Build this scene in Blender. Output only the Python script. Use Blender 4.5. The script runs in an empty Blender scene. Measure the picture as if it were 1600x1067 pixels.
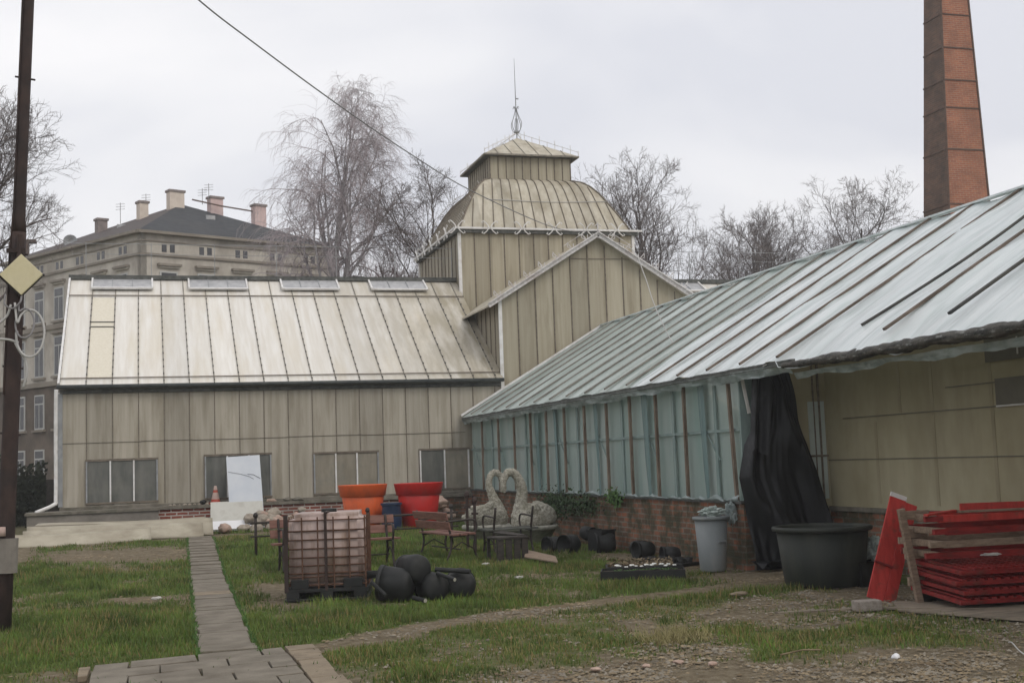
import bpy, bmesh, math, random
import numpy as np
from mathutils import Vector, Matrix, noise as mnoise
R = math.radians; PI = math.pi
random.seed(7); np.random.seed(7)
sc = bpy.context.scene; col = sc.collection

# ------------------------------------------------------------ camera
cam = bpy.data.objects.new('camera', bpy.data.cameras.new('camera')); col.objects.link(cam)
cam.data.lens = 43.63; cam.data.sensor_width = 36; cam.data.clip_start = .1; cam.data.clip_end = 1500
yaw, pit, rol = R(16.556), R(5.494), R(2.077)
fw = Vector((math.sin(yaw)*math.cos(pit), math.cos(yaw)*math.cos(pit), math.sin(pit)))
rt = Vector((math.cos(yaw), -math.sin(yaw), 0)); dn = fw.cross(rt)
r2 = math.cos(rol)*rt + math.sin(rol)*dn; d2 = -math.sin(rol)*rt + math.cos(rol)*dn
cam.matrix_world = Matrix(((r2.x, -d2.x, -fw.x, 0), (r2.y, -d2.y, -fw.y, 0), (r2.z, -d2.z, -fw.z, 1.65), (0, 0, 0, 1)))
sc.camera = cam
# ------------------------------------------------------------ exposure
sc.view_settings.view_transform = 'Standard'; sc.view_settings.look = 'None'
sc.view_settings.exposure = .12; sc.view_settings.gamma = 1
# ------------------------------------------------------------ world, overcast
SUN_EL, SUN_AZ = R(42), R(150)          # azimuth clockwise from +Y
w = bpy.data.worlds.new("World"); sc.world = w; w.use_nodes = True
nt = w.node_tree; nt.nodes.clear(); N = nt.nodes.new; L = nt.links.new
out = N('ShaderNodeOutputWorld'); bg = N('ShaderNodeBackground'); bg.inputs[1].default_value = .1
sky = N('ShaderNodeTexSky'); sky.sky_type = 'NISHITA'; sky.sun_disc = False
sky.sun_elevation = SUN_EL; sky.sun_rotation = SUN_AZ; sky.air_density = 1.2; sky.dust_density = 2.5
tc = N('ShaderNodeTexCoord'); mp = N('ShaderNodeMapping'); mp.inputs['Scale'].default_value = (1, 1, 2.6)
mp.inputs['Location'].default_value = (.35, .2, .1)
n1 = N('ShaderNodeTexNoise'); n1.inputs['Scale'].default_value = 1.9; n1.inputs['Detail'].default_value = 4; n1.inputs['Roughness'].default_value = .45
n1.inputs['Distortion'].default_value = .6
cr = N('ShaderNodeValToRGB'); e = cr.color_ramp.elements
e[0].position = .36; e[0].color = (.67, .68, .73, 1); e[1].position = .64; e[1].color = (.875, .865, .875, 1)
el = e.new(.5); el.color = (.79, .79, .815, 1)
sc8 = N('ShaderNodeVectorMath'); sc8.operation = 'SCALE'; sc8.inputs['Scale'].default_value = 11.2
mx = N('ShaderNodeMix'); mx.data_type = 'RGBA'; mx.inputs[0].default_value = .95
L(tc.outputs['Generated'], mp.inputs[0]); L(mp.outputs[0], n1.inputs[0]); L(n1.outputs[0], cr.inputs[0])
L(cr.outputs[0], sc8.inputs[0]); L(sky.outputs[0], mx.inputs[6]); L(sc8.outputs[0], mx.inputs[7])
L(mx.outputs[2], bg.inputs[0]); L(bg.outputs[0], out.inputs[0])
# ------------------------------------------------------------ sun
sl = bpy.data.lights.new('sun', 'SUN'); sl.energy = .8; sl.angle = R(26); sl.color = (1, .94, .84)
so = bpy.data.objects.new('sun', sl); col.objects.link(so)
sd = Vector((math.sin(SUN_AZ)*math.cos(SUN_EL), math.cos(SUN_AZ)*math.cos(SUN_EL), math.sin(SUN_EL)))
so.rotation_euler = sd.to_track_quat('Z', 'Y').to_euler()

# ------------------------------------------------------------ materials
def newmat(name):
    m = bpy.data.materials.new(name); m.use_nodes = True
    return m, m.node_tree, m.node_tree.nodes['Principled BSDF']
def val(v): return (v[0], v[1], v[2], 1)
def mat(name, c1, c2=None, sc_=4, st=(1, 1, 1), rough=.8, lo=.35, hi=.65, c3=None, s3=1.2, st3=(1, 1, 1), lo3=.5, hi3=.72, k3=1., bump=0, bs=30, metal=0, spec=.3, cell=None, cellk=.25, grime=None):
    """colour = c1..c2 by stretched noise, c3 blotches over it, optional random tone per cell (axis index, pitch, offset)"""
    m, t, P = newmat(name); N = t.nodes.new; L = t.links.new
    tc = N('ShaderNodeTexCoord'); c2 = c2 or c1
    def nz(scale, stv, detail=5):
        mp = N('ShaderNodeMapping'); mp.inputs['Scale'].default_value = stv; L(tc.outputs['Object'], mp.inputs[0])
        n = N('ShaderNodeTexNoise'); n.inputs['Scale'].default_value = scale; n.inputs['Detail'].default_value = detail; n.inputs['Roughness'].default_value = .6
        L(mp.outputs[0], n.inputs[0]); return n.outputs[0]
    def ramp(s, a, b, ca, cb):
        r = N('ShaderNodeValToRGB'); r.color_ramp.elements[0].position = a; r.color_ramp.elements[1].position = b
        r.color_ramp.elements[0].color = ca; r.color_ramp.elements[1].color = cb; L(s, r.inputs[0]); return r.outputs[0]
    c = ramp(nz(sc_, st), lo, hi, val(c1), val(c2))
    if c3:
        f = ramp(nz(s3, st3), lo3, hi3, (0, 0, 0, 1), (k3, k3, k3, 1))
        mx = N('ShaderNodeMix'); mx.data_type = 'RGBA'; L(f, mx.inputs[0]); L(c, mx.inputs[6]); mx.inputs[7].default_value = val(c3); c = mx.outputs[2]
    if cell:
        ax, p, off = cell
        sp = N('ShaderNodeSeparateXYZ'); L(tc.outputs['Object'], sp.inputs[0])
        a = N('ShaderNodeMath'); a.operation = 'SUBTRACT'; L(sp.outputs[ax], a.inputs[0]); a.inputs[1].default_value = off
        d = N('ShaderNodeMath'); d.operation = 'DIVIDE'; L(a.outputs[0], d.inputs[0]); d.inputs[1].default_value = p
        f = N('ShaderNodeMath'); f.operation = 'FLOOR'; L(d.outputs[0], f.inputs[0])
        wn = N('ShaderNodeTexWhiteNoise'); wn.noise_dimensions = '1D'; L(f.outputs[0], wn.inputs['W'])
        mr = N('ShaderNodeMapRange'); mr.inputs[3].default_value = 1-cellk; mr.inputs[4].default_value = 1+cellk*.6; L(wn.outputs[0], mr.inputs[0])
        vm = N('ShaderNodeVectorMath'); vm.operation = 'SCALE'; L(c, vm.inputs[0]); L(mr.outputs[0], vm.inputs['Scale']); c = vm.outputs[0]
    if grime:
        ax, g0, g1, gc, gk = grime
        sp = N('ShaderNodeSeparateXYZ'); L(tc.outputs['Object'], sp.inputs[0]); mr = N('ShaderNodeMapRange')
        mr.inputs[1].default_value = g0; mr.inputs[2].default_value = g1; L(sp.outputs[ax], mr.inputs[0])
        ml = N('ShaderNodeMath'); ml.operation = 'MULTIPLY'; L(mr.outputs[0], ml.inputs[0]); L(ramp(nz(1.3, (2.5, .6, .6)), .15, .6, (0, 0, 0, 1), (gk, gk, gk, 1)), ml.inputs[1])
        mx = N('ShaderNodeMix'); mx.data_type = 'RGBA'; L(ml.outputs[0], mx.inputs[0]); L(c, mx.inputs[6]); mx.inputs[7].default_value = val(gc); c = mx.outputs[2]
    L(c, P.inputs['Base Color']); P.inputs['Roughness'].default_value = rough; P.inputs['Metallic'].default_value = metal
    P.inputs['Specular IOR Level'].default_value = spec
    if bump:
        b = N('ShaderNodeBump'); b.inputs['Strength'].default_value = bump; b.inputs['Distance'].default_value = .02; L(nz(bs, (1, 1, 1), 6), b.inputs['Height']); L(b.outputs[0], P.inputs['Normal'])
    return m
def brick(name, c1, c2, mortar, dirt=None, dirtk=.6, bw=.26, rh=.075, ms=.012, ds=1.5, soot=.45, dlo=.42, dhi=.62):
    m, t, P = newmat(name); N = t.nodes.new; L = t.links.new
    tc = N('ShaderNodeTexCoord'); sp = N('ShaderNodeSeparateXYZ'); L(tc.outputs['Object'], sp.inputs[0])
    a = N('ShaderNodeMath'); a.operation = 'ADD'; L(sp.outputs[0], a.inputs[0]); L(sp.outputs[1], a.inputs[1])
    cb = N('ShaderNodeCombineXYZ'); L(a.outputs[0], cb.inputs[0]); L(sp.outputs[2], cb.inputs[1])
    nn = N('ShaderNodeTexNoise'); nn.inputs['Scale'].default_value = 9; L(tc.outputs['Object'], nn.inputs[0])
    wv = N('ShaderNodeMix'); wv.data_type = 'VECTOR'; wv.inputs[0].default_value = .018; L(cb.outputs[0], wv.inputs[4]); L(nn.outputs[1], wv.inputs[5])
    b = N('ShaderNodeTexBrick'); b.inputs['Scale'].default_value = 1; b.inputs['Brick Width'].default_value = bw; b.inputs['Row Height'].default_value = rh
    b.inputs['Mortar Size'].default_value = ms; b.inputs['Mortar Smooth'].default_value = .3; b.inputs['Bias'].default_value = 0
    b.inputs['Color1'].default_value = val(c1); b.inputs['Color2'].default_value = val(c2); b.inputs['Mortar'].default_value = val(mortar)
    L(wv.outputs[1], b.inputs[0]); c = b.outputs[0]
    n2 = N('ShaderNodeTexNoise'); n2.inputs['Scale'].default_value = ds; n2.inputs['Detail'].default_value = 7; n2.inputs['Roughness'].default_value = .65; L(tc.outputs['Object'], n2.inputs[0])
    if dirt:
        r = N('ShaderNodeValToRGB'); r.color_ramp.elements[0].position = dlo; r.color_ramp.elements[1].position = dhi
        r.color_ramp.elements[1].color = (dirtk, dirtk, dirtk, 1); L(n2.outputs[0], r.inputs[0])
        mx = N('ShaderNodeMix'); mx.data_type = 'RGBA'; L(r.outputs[0], mx.inputs[0]); L(c, mx.inputs[6]); mx.inputs[7].default_value = val(dirt); c = mx.outputs[2]
    L(c, P.inputs['Base Color']); P.inputs['Roughness'].default_value = .93; P.inputs['Specular IOR Level'].default_value = .15
    bp = N('ShaderNodeBump'); bp.inputs['Strength'].default_value = .5; bp.inputs['Distance'].default_value = .01; bp.invert = True
    L(b.outputs[1], bp.inputs['Height']); L(bp.outputs[0], P.inputs['Normal'])
    return m
def plastic(name, c1, c2, transp, rough=.35, sc_=2.5, st=(1, 1, 1), lo=.35, hi=.65, transl=.35, c3=None, bump=.3):
    """thin sheeting: diffuse + translucent + a little clear"""
    m, t, P = newmat(name); N = t.nodes.new; L = t.links.new
    tc = N('ShaderNodeTexCoord'); mp = N('ShaderNodeMapping'); mp.inputs['Scale'].default_value = st; L(tc.outputs['Object'], mp.inputs[0])
    n = N('ShaderNodeTexNoise'); n.inputs['Scale'].default_value = sc_; n.inputs['Detail'].default_value = 6; n.inputs['Distortion'].default_value = .4; L(mp.outputs[0], n.inputs[0])
    r = N('ShaderNodeValToRGB'); r.color_ramp.elements[0].position = lo; r.color_ramp.elements[1].position = hi
    r.color_ramp.elements[0].color = val(c1); r.color_ramp.elements[1].color = val(c2)
    if c3: q = r.color_ramp.elements.new((lo+hi)/2); q.color = val(c3)
    L(n.outputs[0], r.inputs[0]); L(r.outputs[0], P.inputs['Base Color']); P.inputs['Roughness'].default_value = rough; P.inputs['Specular IOR Level'].default_value = .5
    bp = N('ShaderNodeBump'); bp.inputs['Strength'].default_value = bump; bp.inputs['Distance'].default_value = .04; L(n.outputs[0], bp.inputs['Height']); L(bp.outputs[0], P.inputs['Normal'])
    tl = N('ShaderNodeBsdfTranslucent'); L(r.outputs[0], tl.inputs[0]); m1 = N('ShaderNodeMixShader'); m1.inputs[0].default_value = transl
    tp = N('ShaderNodeBsdfTransparent'); m2 = N('ShaderNodeMixShader'); m2.inputs[0].default_value = transp
    L(P.outputs[0], m1.inputs[1]); L(tl.outputs[0], m1.inputs[2]); L(m1.outputs[0], m2.inputs[1]); L(tp.outputs[0], m2.inputs[2])
    L(m2.outputs[0], t.nodes['Material Output'].inputs[0])
    return m
V1 = (9, 9, .35)
M = {}
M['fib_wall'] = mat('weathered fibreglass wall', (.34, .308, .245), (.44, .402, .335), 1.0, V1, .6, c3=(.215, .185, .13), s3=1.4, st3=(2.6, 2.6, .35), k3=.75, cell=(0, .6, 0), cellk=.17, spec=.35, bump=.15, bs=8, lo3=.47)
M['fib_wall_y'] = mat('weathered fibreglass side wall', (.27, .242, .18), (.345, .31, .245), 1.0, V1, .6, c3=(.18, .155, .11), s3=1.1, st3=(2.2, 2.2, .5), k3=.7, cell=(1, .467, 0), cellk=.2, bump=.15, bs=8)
M['fib_tower'] = mat('stained fibreglass tower wall', (.335, .295, .215), (.415, .375, .285), 1.0, V1, .6, c3=(.21, .175, .115), s3=1.3, st3=(2.2, 2.2, .35), k3=.7, cell=(0, .507, -2.79), cellk=.14, bump=.15, bs=8)
M['fib_roof'] = mat('pale fibreglass roof', (.66, .62, .55), (.76, .735, .685), 1.1, (7, .5, .5), .45, c3=(.60, .53, .40), s3=.8, st3=(2.5, .35, .35), k3=.6, cell=(0, .6, 0), cellk=.09, spec=.45, lo3=.48, hi3=.72, grime=(0, 6.0, 10.6, (.30, .26, .18), .95))
M['fib_dome'] = mat('weathered dome fibreglass', (.42, .375, .285), (.54, .50, .41), 1.0, (5, 5, .5), .55, c3=(.25, .21, .14), s3=1.0, st3=(1.6, 1.6, .6), k3=.75, cell=(0, .3375, -2.7), cellk=.14)
M['fib_patch'] = mat('yellowed fibreglass pane', (.66, .605, .48), (.72, .67, .56), 2, V1, .5)
M['fib_near'] = mat('old olive fibreglass', (.32, .28, .175), (.43, .385, .26), .9, (.8, .8, .6), .65, c3=(.22, .185, .115), s3=.9, st3=(.6, 1.6, .35), k3=.6, bump=.2, bs=5, lo3=.45)
M['fib_seam'] = mat('olive overlap strip', (.27, .232, .145), (.36, .315, .21), 2, (1, 1, .5), .65)
M['fib_dark'] = mat('dark replacement panel', (.11, .10, .078), (.16, .145, .11), 2, (1, 1, 1), .6)
M['bar'] = mat('dark glazing bar', (.115, .095, .075), (.22, .185, .145), 3, (2, 2, 6), .8)
M['barw'] = mat('roof glazing bar', (.16, .15, .13), (.30, .27, .22), 3, (3, 6, 3), .7)
M['clip'] = mat('black clip', (.06, .06, .055), None, rough=.7)
M['white'] = mat('weathered white paint', (.66, .65, .63), (.80, .79, .78), 3, (2, 2, 2), .55, c3=(.45, .38, .33), s3=4, k3=.45)
M['pinkw'] = mat('flaking barge board', (.52, .49, .47), (.72, .70, .69), 5, (3, 3, 3), .7, c3=(.30, .20, .17), s3=3, k3=.6)
M['gutter'] = mat('dark gutter', (.035, .04, .04), (.07, .075, .07), 5, rough=.5)
M['ridge'] = mat('dark ridge board', (.06, .065, .06), (.13, .13, .12), 4, (2, 2, 2), .8)
M['pane_dark'] = mat('dull dark pane', (.085, .09, .08), (.15, .15, .135), 1.5, (3, 3, .7), .3, spec=.5, c3=(.2, .2, .165), s3=2, k3=.5)
M['pane_tan'] = mat('tan pane', (.22, .195, .15), (.30, .27, .215), 1.5, (3, 3, .7), .5, c3=(.15, .16, .145), s3=2.5, k3=.6)
M['vent'] = mat('vent glazing', (.30, .30, .31), (.44, .44, .44), 3, (2, 2, 2), .3, spec=.5)
M['concrete'] = mat('grey render', (.19, .17, .15), (.27, .245, .215), 2.5, (1, 1, 1), .9, c3=(.12, .11, .09), s3=2, k3=.6, bump=.3)
M['block'] = mat('concrete block', (.26, .22, .185), (.36, .32, .28), 20, rough=.95, bump=.6, bs=60)
M['ledge'] = mat('mossy ledge', (.14, .125, .10), (.22, .20, .165), 5, rough=.95, c3=(.06, .065, .04), s3=3, k3=.7, bump=.4)
M['brick_red'] = brick('painted red brick', (.22, .055, .04), (.27, .085, .06), (.50, .46, .42), (.13, .10, .085), .55, ms=.016, rh=.08)
M['brick_old'] = brick('old damp brick', (.33, .135, .08), (.13, .085, .062), (.20, .18, .145), (.055, .058, .036), .9, ms=.014, rh=.085, ds=2.6, dlo=.42, dhi=.60)
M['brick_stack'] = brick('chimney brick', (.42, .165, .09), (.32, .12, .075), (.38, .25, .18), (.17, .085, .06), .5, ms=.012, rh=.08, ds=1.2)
M['brick_soot_shade'] = brick('sooty shaded chimney brick', (.18, .10, .07), (.12, .078, .06), (.17, .13, .10), (.06, .05, .042), .6, ms=.012, rh=.08, ds=1.4)  # soot plus the shaded side's darkness, both put into the brick colour
M['steel_dark'] = mat('dark steel band', (.09, .055, .04), (.14, .09, .065), 8, rough=.7)
M['rust'] = mat('rusted brown steel', (.028, .018, .016), (.055, .034, .028), 6, (1, 1, .6), .75, c3=(.028, .024, .023), s3=3, k3=.6)
M['rust_lt'] = mat('rusty cage', (.07, .032, .02), (.15, .08, .05), 9, rough=.85)
M['galv'] = mat('dull galvanised steel', (.25, .26, .27), (.36, .37, .38), 6, rough=.5, c3=(.2, .2, .19), s3=3)
M['iron'] = mat('black iron', (.025, .022, .02), (.05, .035, .028), 10, rough=.6)
M['iron_gr'] = mat('grey green iron', (.06, .065, .055), (.10, .10, .085), 10, rough=.7)
M['bench_wood'] = mat('red brown bench slat', (.14, .06, .045), (.23, .115, .085), 4, (1, 8, 8), .6)
M['bench_dull'] = mat('faded bench slat', (.09, .065, .05), (.16, .11, .085), 4, (1, 8, 8), .7)
M['orange'] = mat('orange plastic', (.62, .10, .02), (.72, .125, .03), 2, rough=.5, c3=(.36, .09, .04), s3=4, st3=(1, 1, .5), k3=.6, spec=.35)
M['red_pl'] = mat('red plastic', (.46, .012, .01), (.56, .02, .014), 2, rough=.5, c3=(.26, .03, .022), s3=4, st3=(1, 1, .5), k3=.6, spec=.35)
M['blue_pl'] = mat('dark blue plastic', (.012, .025, .06), (.02, .04, .09), 3, rough=.45)
M['blackpl'] = mat('black nursery plastic', (.009, .0095, .009), (.018, .019, .018), 5, rough=.6, c3=(.034, .034, .029), s3=4, k3=.5, spec=.35)
M['tub'] = mat('dusty dark green black tub', (.020, .024, .020), (.035, .038, .032), 3, (1, 1, .4), .65, c3=(.055, .055, .042), s3=2.2, st3=(2, 2, .5), k3=.6)
M['pipe_end'] = mat('pale cut end', (.33, .32, .27), (.42, .40, .34), 20, rough=.8)
M['tank'] = mat('cloudy tank plastic', (.36, .265, .235), (.56, .45, .41), 1.6, (1, 1, 1.4), .45, c3=(.22, .135, .085), s3=3.2, st3=(2.2, 2.2, .7), k3=.75, spec=.4, lo3=.46, hi3=.66)
M['swan'] = mat('pebbled stone', (.22, .205, .165), (.50, .475, .40), 30, rough=.95, c3=(.19, .18, .12), s3=4, k3=.55, bump=1., bs=40)
M['bowlrim'] = mat('pale bowl stone', (.27, .26, .22), (.42, .40, .35), 14, rough=.9, c3=(.12, .15, .08), s3=4, k3=.6, bump=.5, bs=40)
M['bowl'] = mat('mossy bowl stone', (.11, .12, .075), (.22, .21, .155), 8, rough=.95, c3=(.07, .10, .04), s3=3, k3=.6, bump=.5)
M['stone'] = mat('fieldstone', (.25, .215, .175), (.42, .36, .29), 7, rough=.9, c3=(.15, .145, .13), s3=5, k3=.6, bump=.5)
M['stone2'] = mat('pinkish fieldstone', (.36, .25, .20), (.50, .38, .31), 7, rough=.9, bump=.5)
M['sheet'] = mat('weathered cream sheet', (.33, .29, .22), (.46, .42, .33), 2, (.7, .7, 1), .6, c3=(.20, .17, .12), s3=2.2, st3=(.6, 1, 2), k3=.7)
M['whites'] = mat('bluish white panel', (.60, .64, .70), (.68, .71, .75), 2, rough=.4)
M['cream_s'] = mat('off white panel', (.50, .49, .44), (.60, .59, .54), 3, rough=.6, c3=(.4, .38, .33), s3=3)
M['foam'] = mat('white foam slab', (.76, .76, .77), None, rough=.8)
M['line'] = mat('dark crack', (.10, .11, .13), None, rough=.9)
M['conered'] = mat('faded red cone', (.36, .06, .04), (.46, .09, .06), 8, rough=.6)
M['conew'] = mat('faded cone band', (.42, .30, .26), (.5, .38, .33), 8, rough=.6)
M['binp'] = mat('grey bin plastic', (.18, .20, .205), (.25, .265, .265), 2, (1, 1, .5), .5, c3=(.33, .32, .29), s3=3, st3=(1, 1, .5), k3=.6)
M['tarp'] = mat('black mesh tarp', (.006, .0065, .0075), (.017, .018, .020), 2.5, (1.2, 1.2, .5), .5, c3=(.085, .085, .09), s3=1.0, st3=(1.6, 1.6, .7), k3=.6, spec=.35, lo3=.58, hi3=.66)
M['redpaint'] = mat('red painted wood', (.36, .03, .024), (.50, .05, .04), 3, (6, 6, 1), .6, c3=(.17, .05, .035), s3=7, k3=.75, lo3=.52, hi3=.66)
M['redold'] = mat('dull red painted wood', (.15, .012, .012), (.27, .022, .02), 5, (1, 5, 5), .6, c3=(.08, .035, .025), s3=5, k3=.7)
M['wood'] = mat('bare grey brown wood', (.19, .135, .095), (.30, .225, .165), 4, (2, 9, 9), .85, c3=(.11, .075, .05), s3=4, k3=.6)
M['wood_dk'] = mat('dark wet wood', (.028, .025, .022), (.06, .05, .042), 4, (2, 9, 9), .8)
M['wood_ply'] = mat('faded plywood', (.17, .14, .105), (.27, .225, .17), 3, (1, 3, 1), .85, c3=(.10, .085, .065), s3=2.5, k3=.7)
M['strip'] = mat('brown roof batten', (.09, .07, .055), (.19, .15, .12), 2, (.4, 2, 3), .8)
M['strip_far'] = mat('greyed roof batten', (.14, .13, .115), (.25, .235, .205), 2, (.4, 2, 3), .8)
M['inner'] = mat('teal grey film tinted timber', (.19, .255, .245), (.27, .34, .32), 2, (2, 2, 1), .6)  # veil of the wall foil mixed into the timber colour
M['strip_dk'] = mat('dark roof batten', (.03, .032, .032), (.07, .065, .055), 2, (.4, 2, 3), .7)
M['post'] = mat('brown timber post', (.12, .085, .06), (.25, .19, .145), 4, (3, 3, .6), .8, c3=(.3, .27, .22), s3=4, k3=.5)
M['foil'] = plastic('milky roof foil', (.58, .655, .64), (.86, .90, .90), .0, .27, 1.5, (.45, 2.6, .45), transl=.2, c3=(.76, .82, .82), bump=.9, lo=.28, hi=.68)  # streaks in the base colour stand in for light and shade on wrinkles
M['foil_far'] = plastic('aged greenish roof foil', (.35, .42, .385), (.60, .665, .63), .0, .33, 1.5, (.45, 2.2, .45), transl=.2, bump=.6, lo=.28, hi=.7)
M['foil_wall'] = plastic('turquoise wall foil', (.52, .71, .66), (.80, .92, .88), .34, .3, 1.1, (1, 1.4, .22), transl=.4, c3=(.66, .81, .765), bump=.25)
M['foil_dark'] = plastic('folded turquoise foil', (.11, .19, .19), (.19, .28, .275), .1, .4, 2, (1, 5, .4), transl=.15)
M['foil_skirt'] = plastic('whitish foil skirt', (.28, .34, .33), (.52, .59, .59), .2, .3, 5, (1, 1, 3), transl=.3, bump=.8)
M['bundle'] = mat('dirty rolled foil edge', (.02, .02, .017), (.11, .10, .085), 6, (5, .7, 5), .6, c3=(.34, .35, .33), s3=5, st3=(3, 1.5, 7), k3=.75, bump=1., bs=14, lo3=.56, hi3=.7)
M['inside'] = plastic('far greenhouse wall foil', (.55, .60, .56), (.70, .74, .70), .0, .5, .8, (1, 1, 1), transl=.6)
M['soil'] = mat('dark soil', (.03, .024, .018), (.055, .043, .032), 9, rough=1, bump=.5)
M['rope'] = mat('pale cable', (.45, .44, .42), None, rough=.6)
M['cable'] = mat('grey cable', (.19, .18, .18), (.25, .24, .24), 9, rough=.6)
M['yellow'] = mat('faded yellow board', (.60, .535, .33), (.68, .615, .42), 5, rough=.6, c3=(.48, .42, .24), s3=6, k3=.5)
M['roof_slate'] = mat('dark slate roof', (.040, .043, .047), (.065, .068, .072), 2.5, (1, 1, 3), .75, spec=.2, c3=(.08, .078, .075), s3=.5, k3=.6)
M['roof_brown'] = mat('brown slate roof', (.075, .06, .055), (.10, .085, .08), 2.5, (1, 1, 3), .75, spec=.2)
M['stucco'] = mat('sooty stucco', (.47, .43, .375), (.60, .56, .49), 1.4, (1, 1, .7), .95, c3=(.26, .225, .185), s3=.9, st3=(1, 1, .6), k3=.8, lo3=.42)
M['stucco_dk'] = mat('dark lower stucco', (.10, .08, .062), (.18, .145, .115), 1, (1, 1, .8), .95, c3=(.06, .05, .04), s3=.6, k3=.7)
M['cornice'] = mat('dark cornice', (.22, .19, .155), (.30, .265, .22), 1, rough=.9)
M['win_dk'] = mat('old window glass', (.04, .04, .045), (.07, .07, .075), 2, rough=.25, spec=.6)
M['win_fr'] = mat('white window frame', (.50, .50, .48), None, rough=.6)
M['chim_cr'] = mat('cream chimney render', (.62, .53, .45), (.72, .63, .54), 3, rough=.95)
M['chim_pk'] = mat('pink chimney render', (.60, .44, .41), (.68, .53, .50), 3, rough=.95)
M['chim_gy'] = mat('grey chimney render', (.20, .17, .16), (.30, .25, .23), 3, rough=.95)
M['bark_birch'] = mat('pale birch bark', (.32, .30, .31), (.50, .48, .48), 5, (1, 1, 3), .9, c3=(.12, .10, .10), s3=3, k3=.8)
M['twig_birch'] = mat('birch twig', (.33, .285, .295), (.42, .37, .38), 1, rough=.9)
M['bark'] = mat('dark bark', (.075, .062, .055), (.12, .10, .09), 3, rough=.95)
M['twig'] = mat('bare twig', (.13, .108, .10), (.19, .16, .15), 1, rough=.9)
M['twig_red'] = mat('reddish twig', (.15, .105, .105), (.20, .15, .15), 1, rough=.9)
M['hedge'] = mat('dark hedge', (.018, .026, .014), (.04, .045, .026), 3, rough=.95)
M['leaf'] = mat('weed leaf', (.05, .11, .025), (.09, .17, .04), 6, rough=.7)
M['leaf_dk'] = mat('dark ivy', (.025, .05, .018), (.05, .085, .03), 6, rough=.7)
M['petal'] = mat('white petal', (.80, .80, .76), None, rough=.6)
M['slab'] = mat('paving slab', (.15, .13, .10), (.225, .198, .158), 3, rough=.95, c3=(.10, .08, .06), s3=1.6, k3=.6, bump=.5, bs=50)
M['slab_y'] = mat('sandy edging stone', (.19, .15, .105), (.29, .235, .165), 6, rough=.95, c3=(.12, .10, .075), s3=3, k3=.6, bump=.5)
M['peb'] = mat('pebble', (.13, .112, .085), (.31, .275, .22), 2.2, rough=.95)
M['litter'] = mat('dry leaf litter', (.12, .085, .05), (.31, .245, .155), 2.6, rough=.95)
M['lpaper'] = mat('pale scrap', (.52, .50, .47), (.62, .6, .57), 6, rough=.8)
M['navy'] = M['blue_pl']

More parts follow.
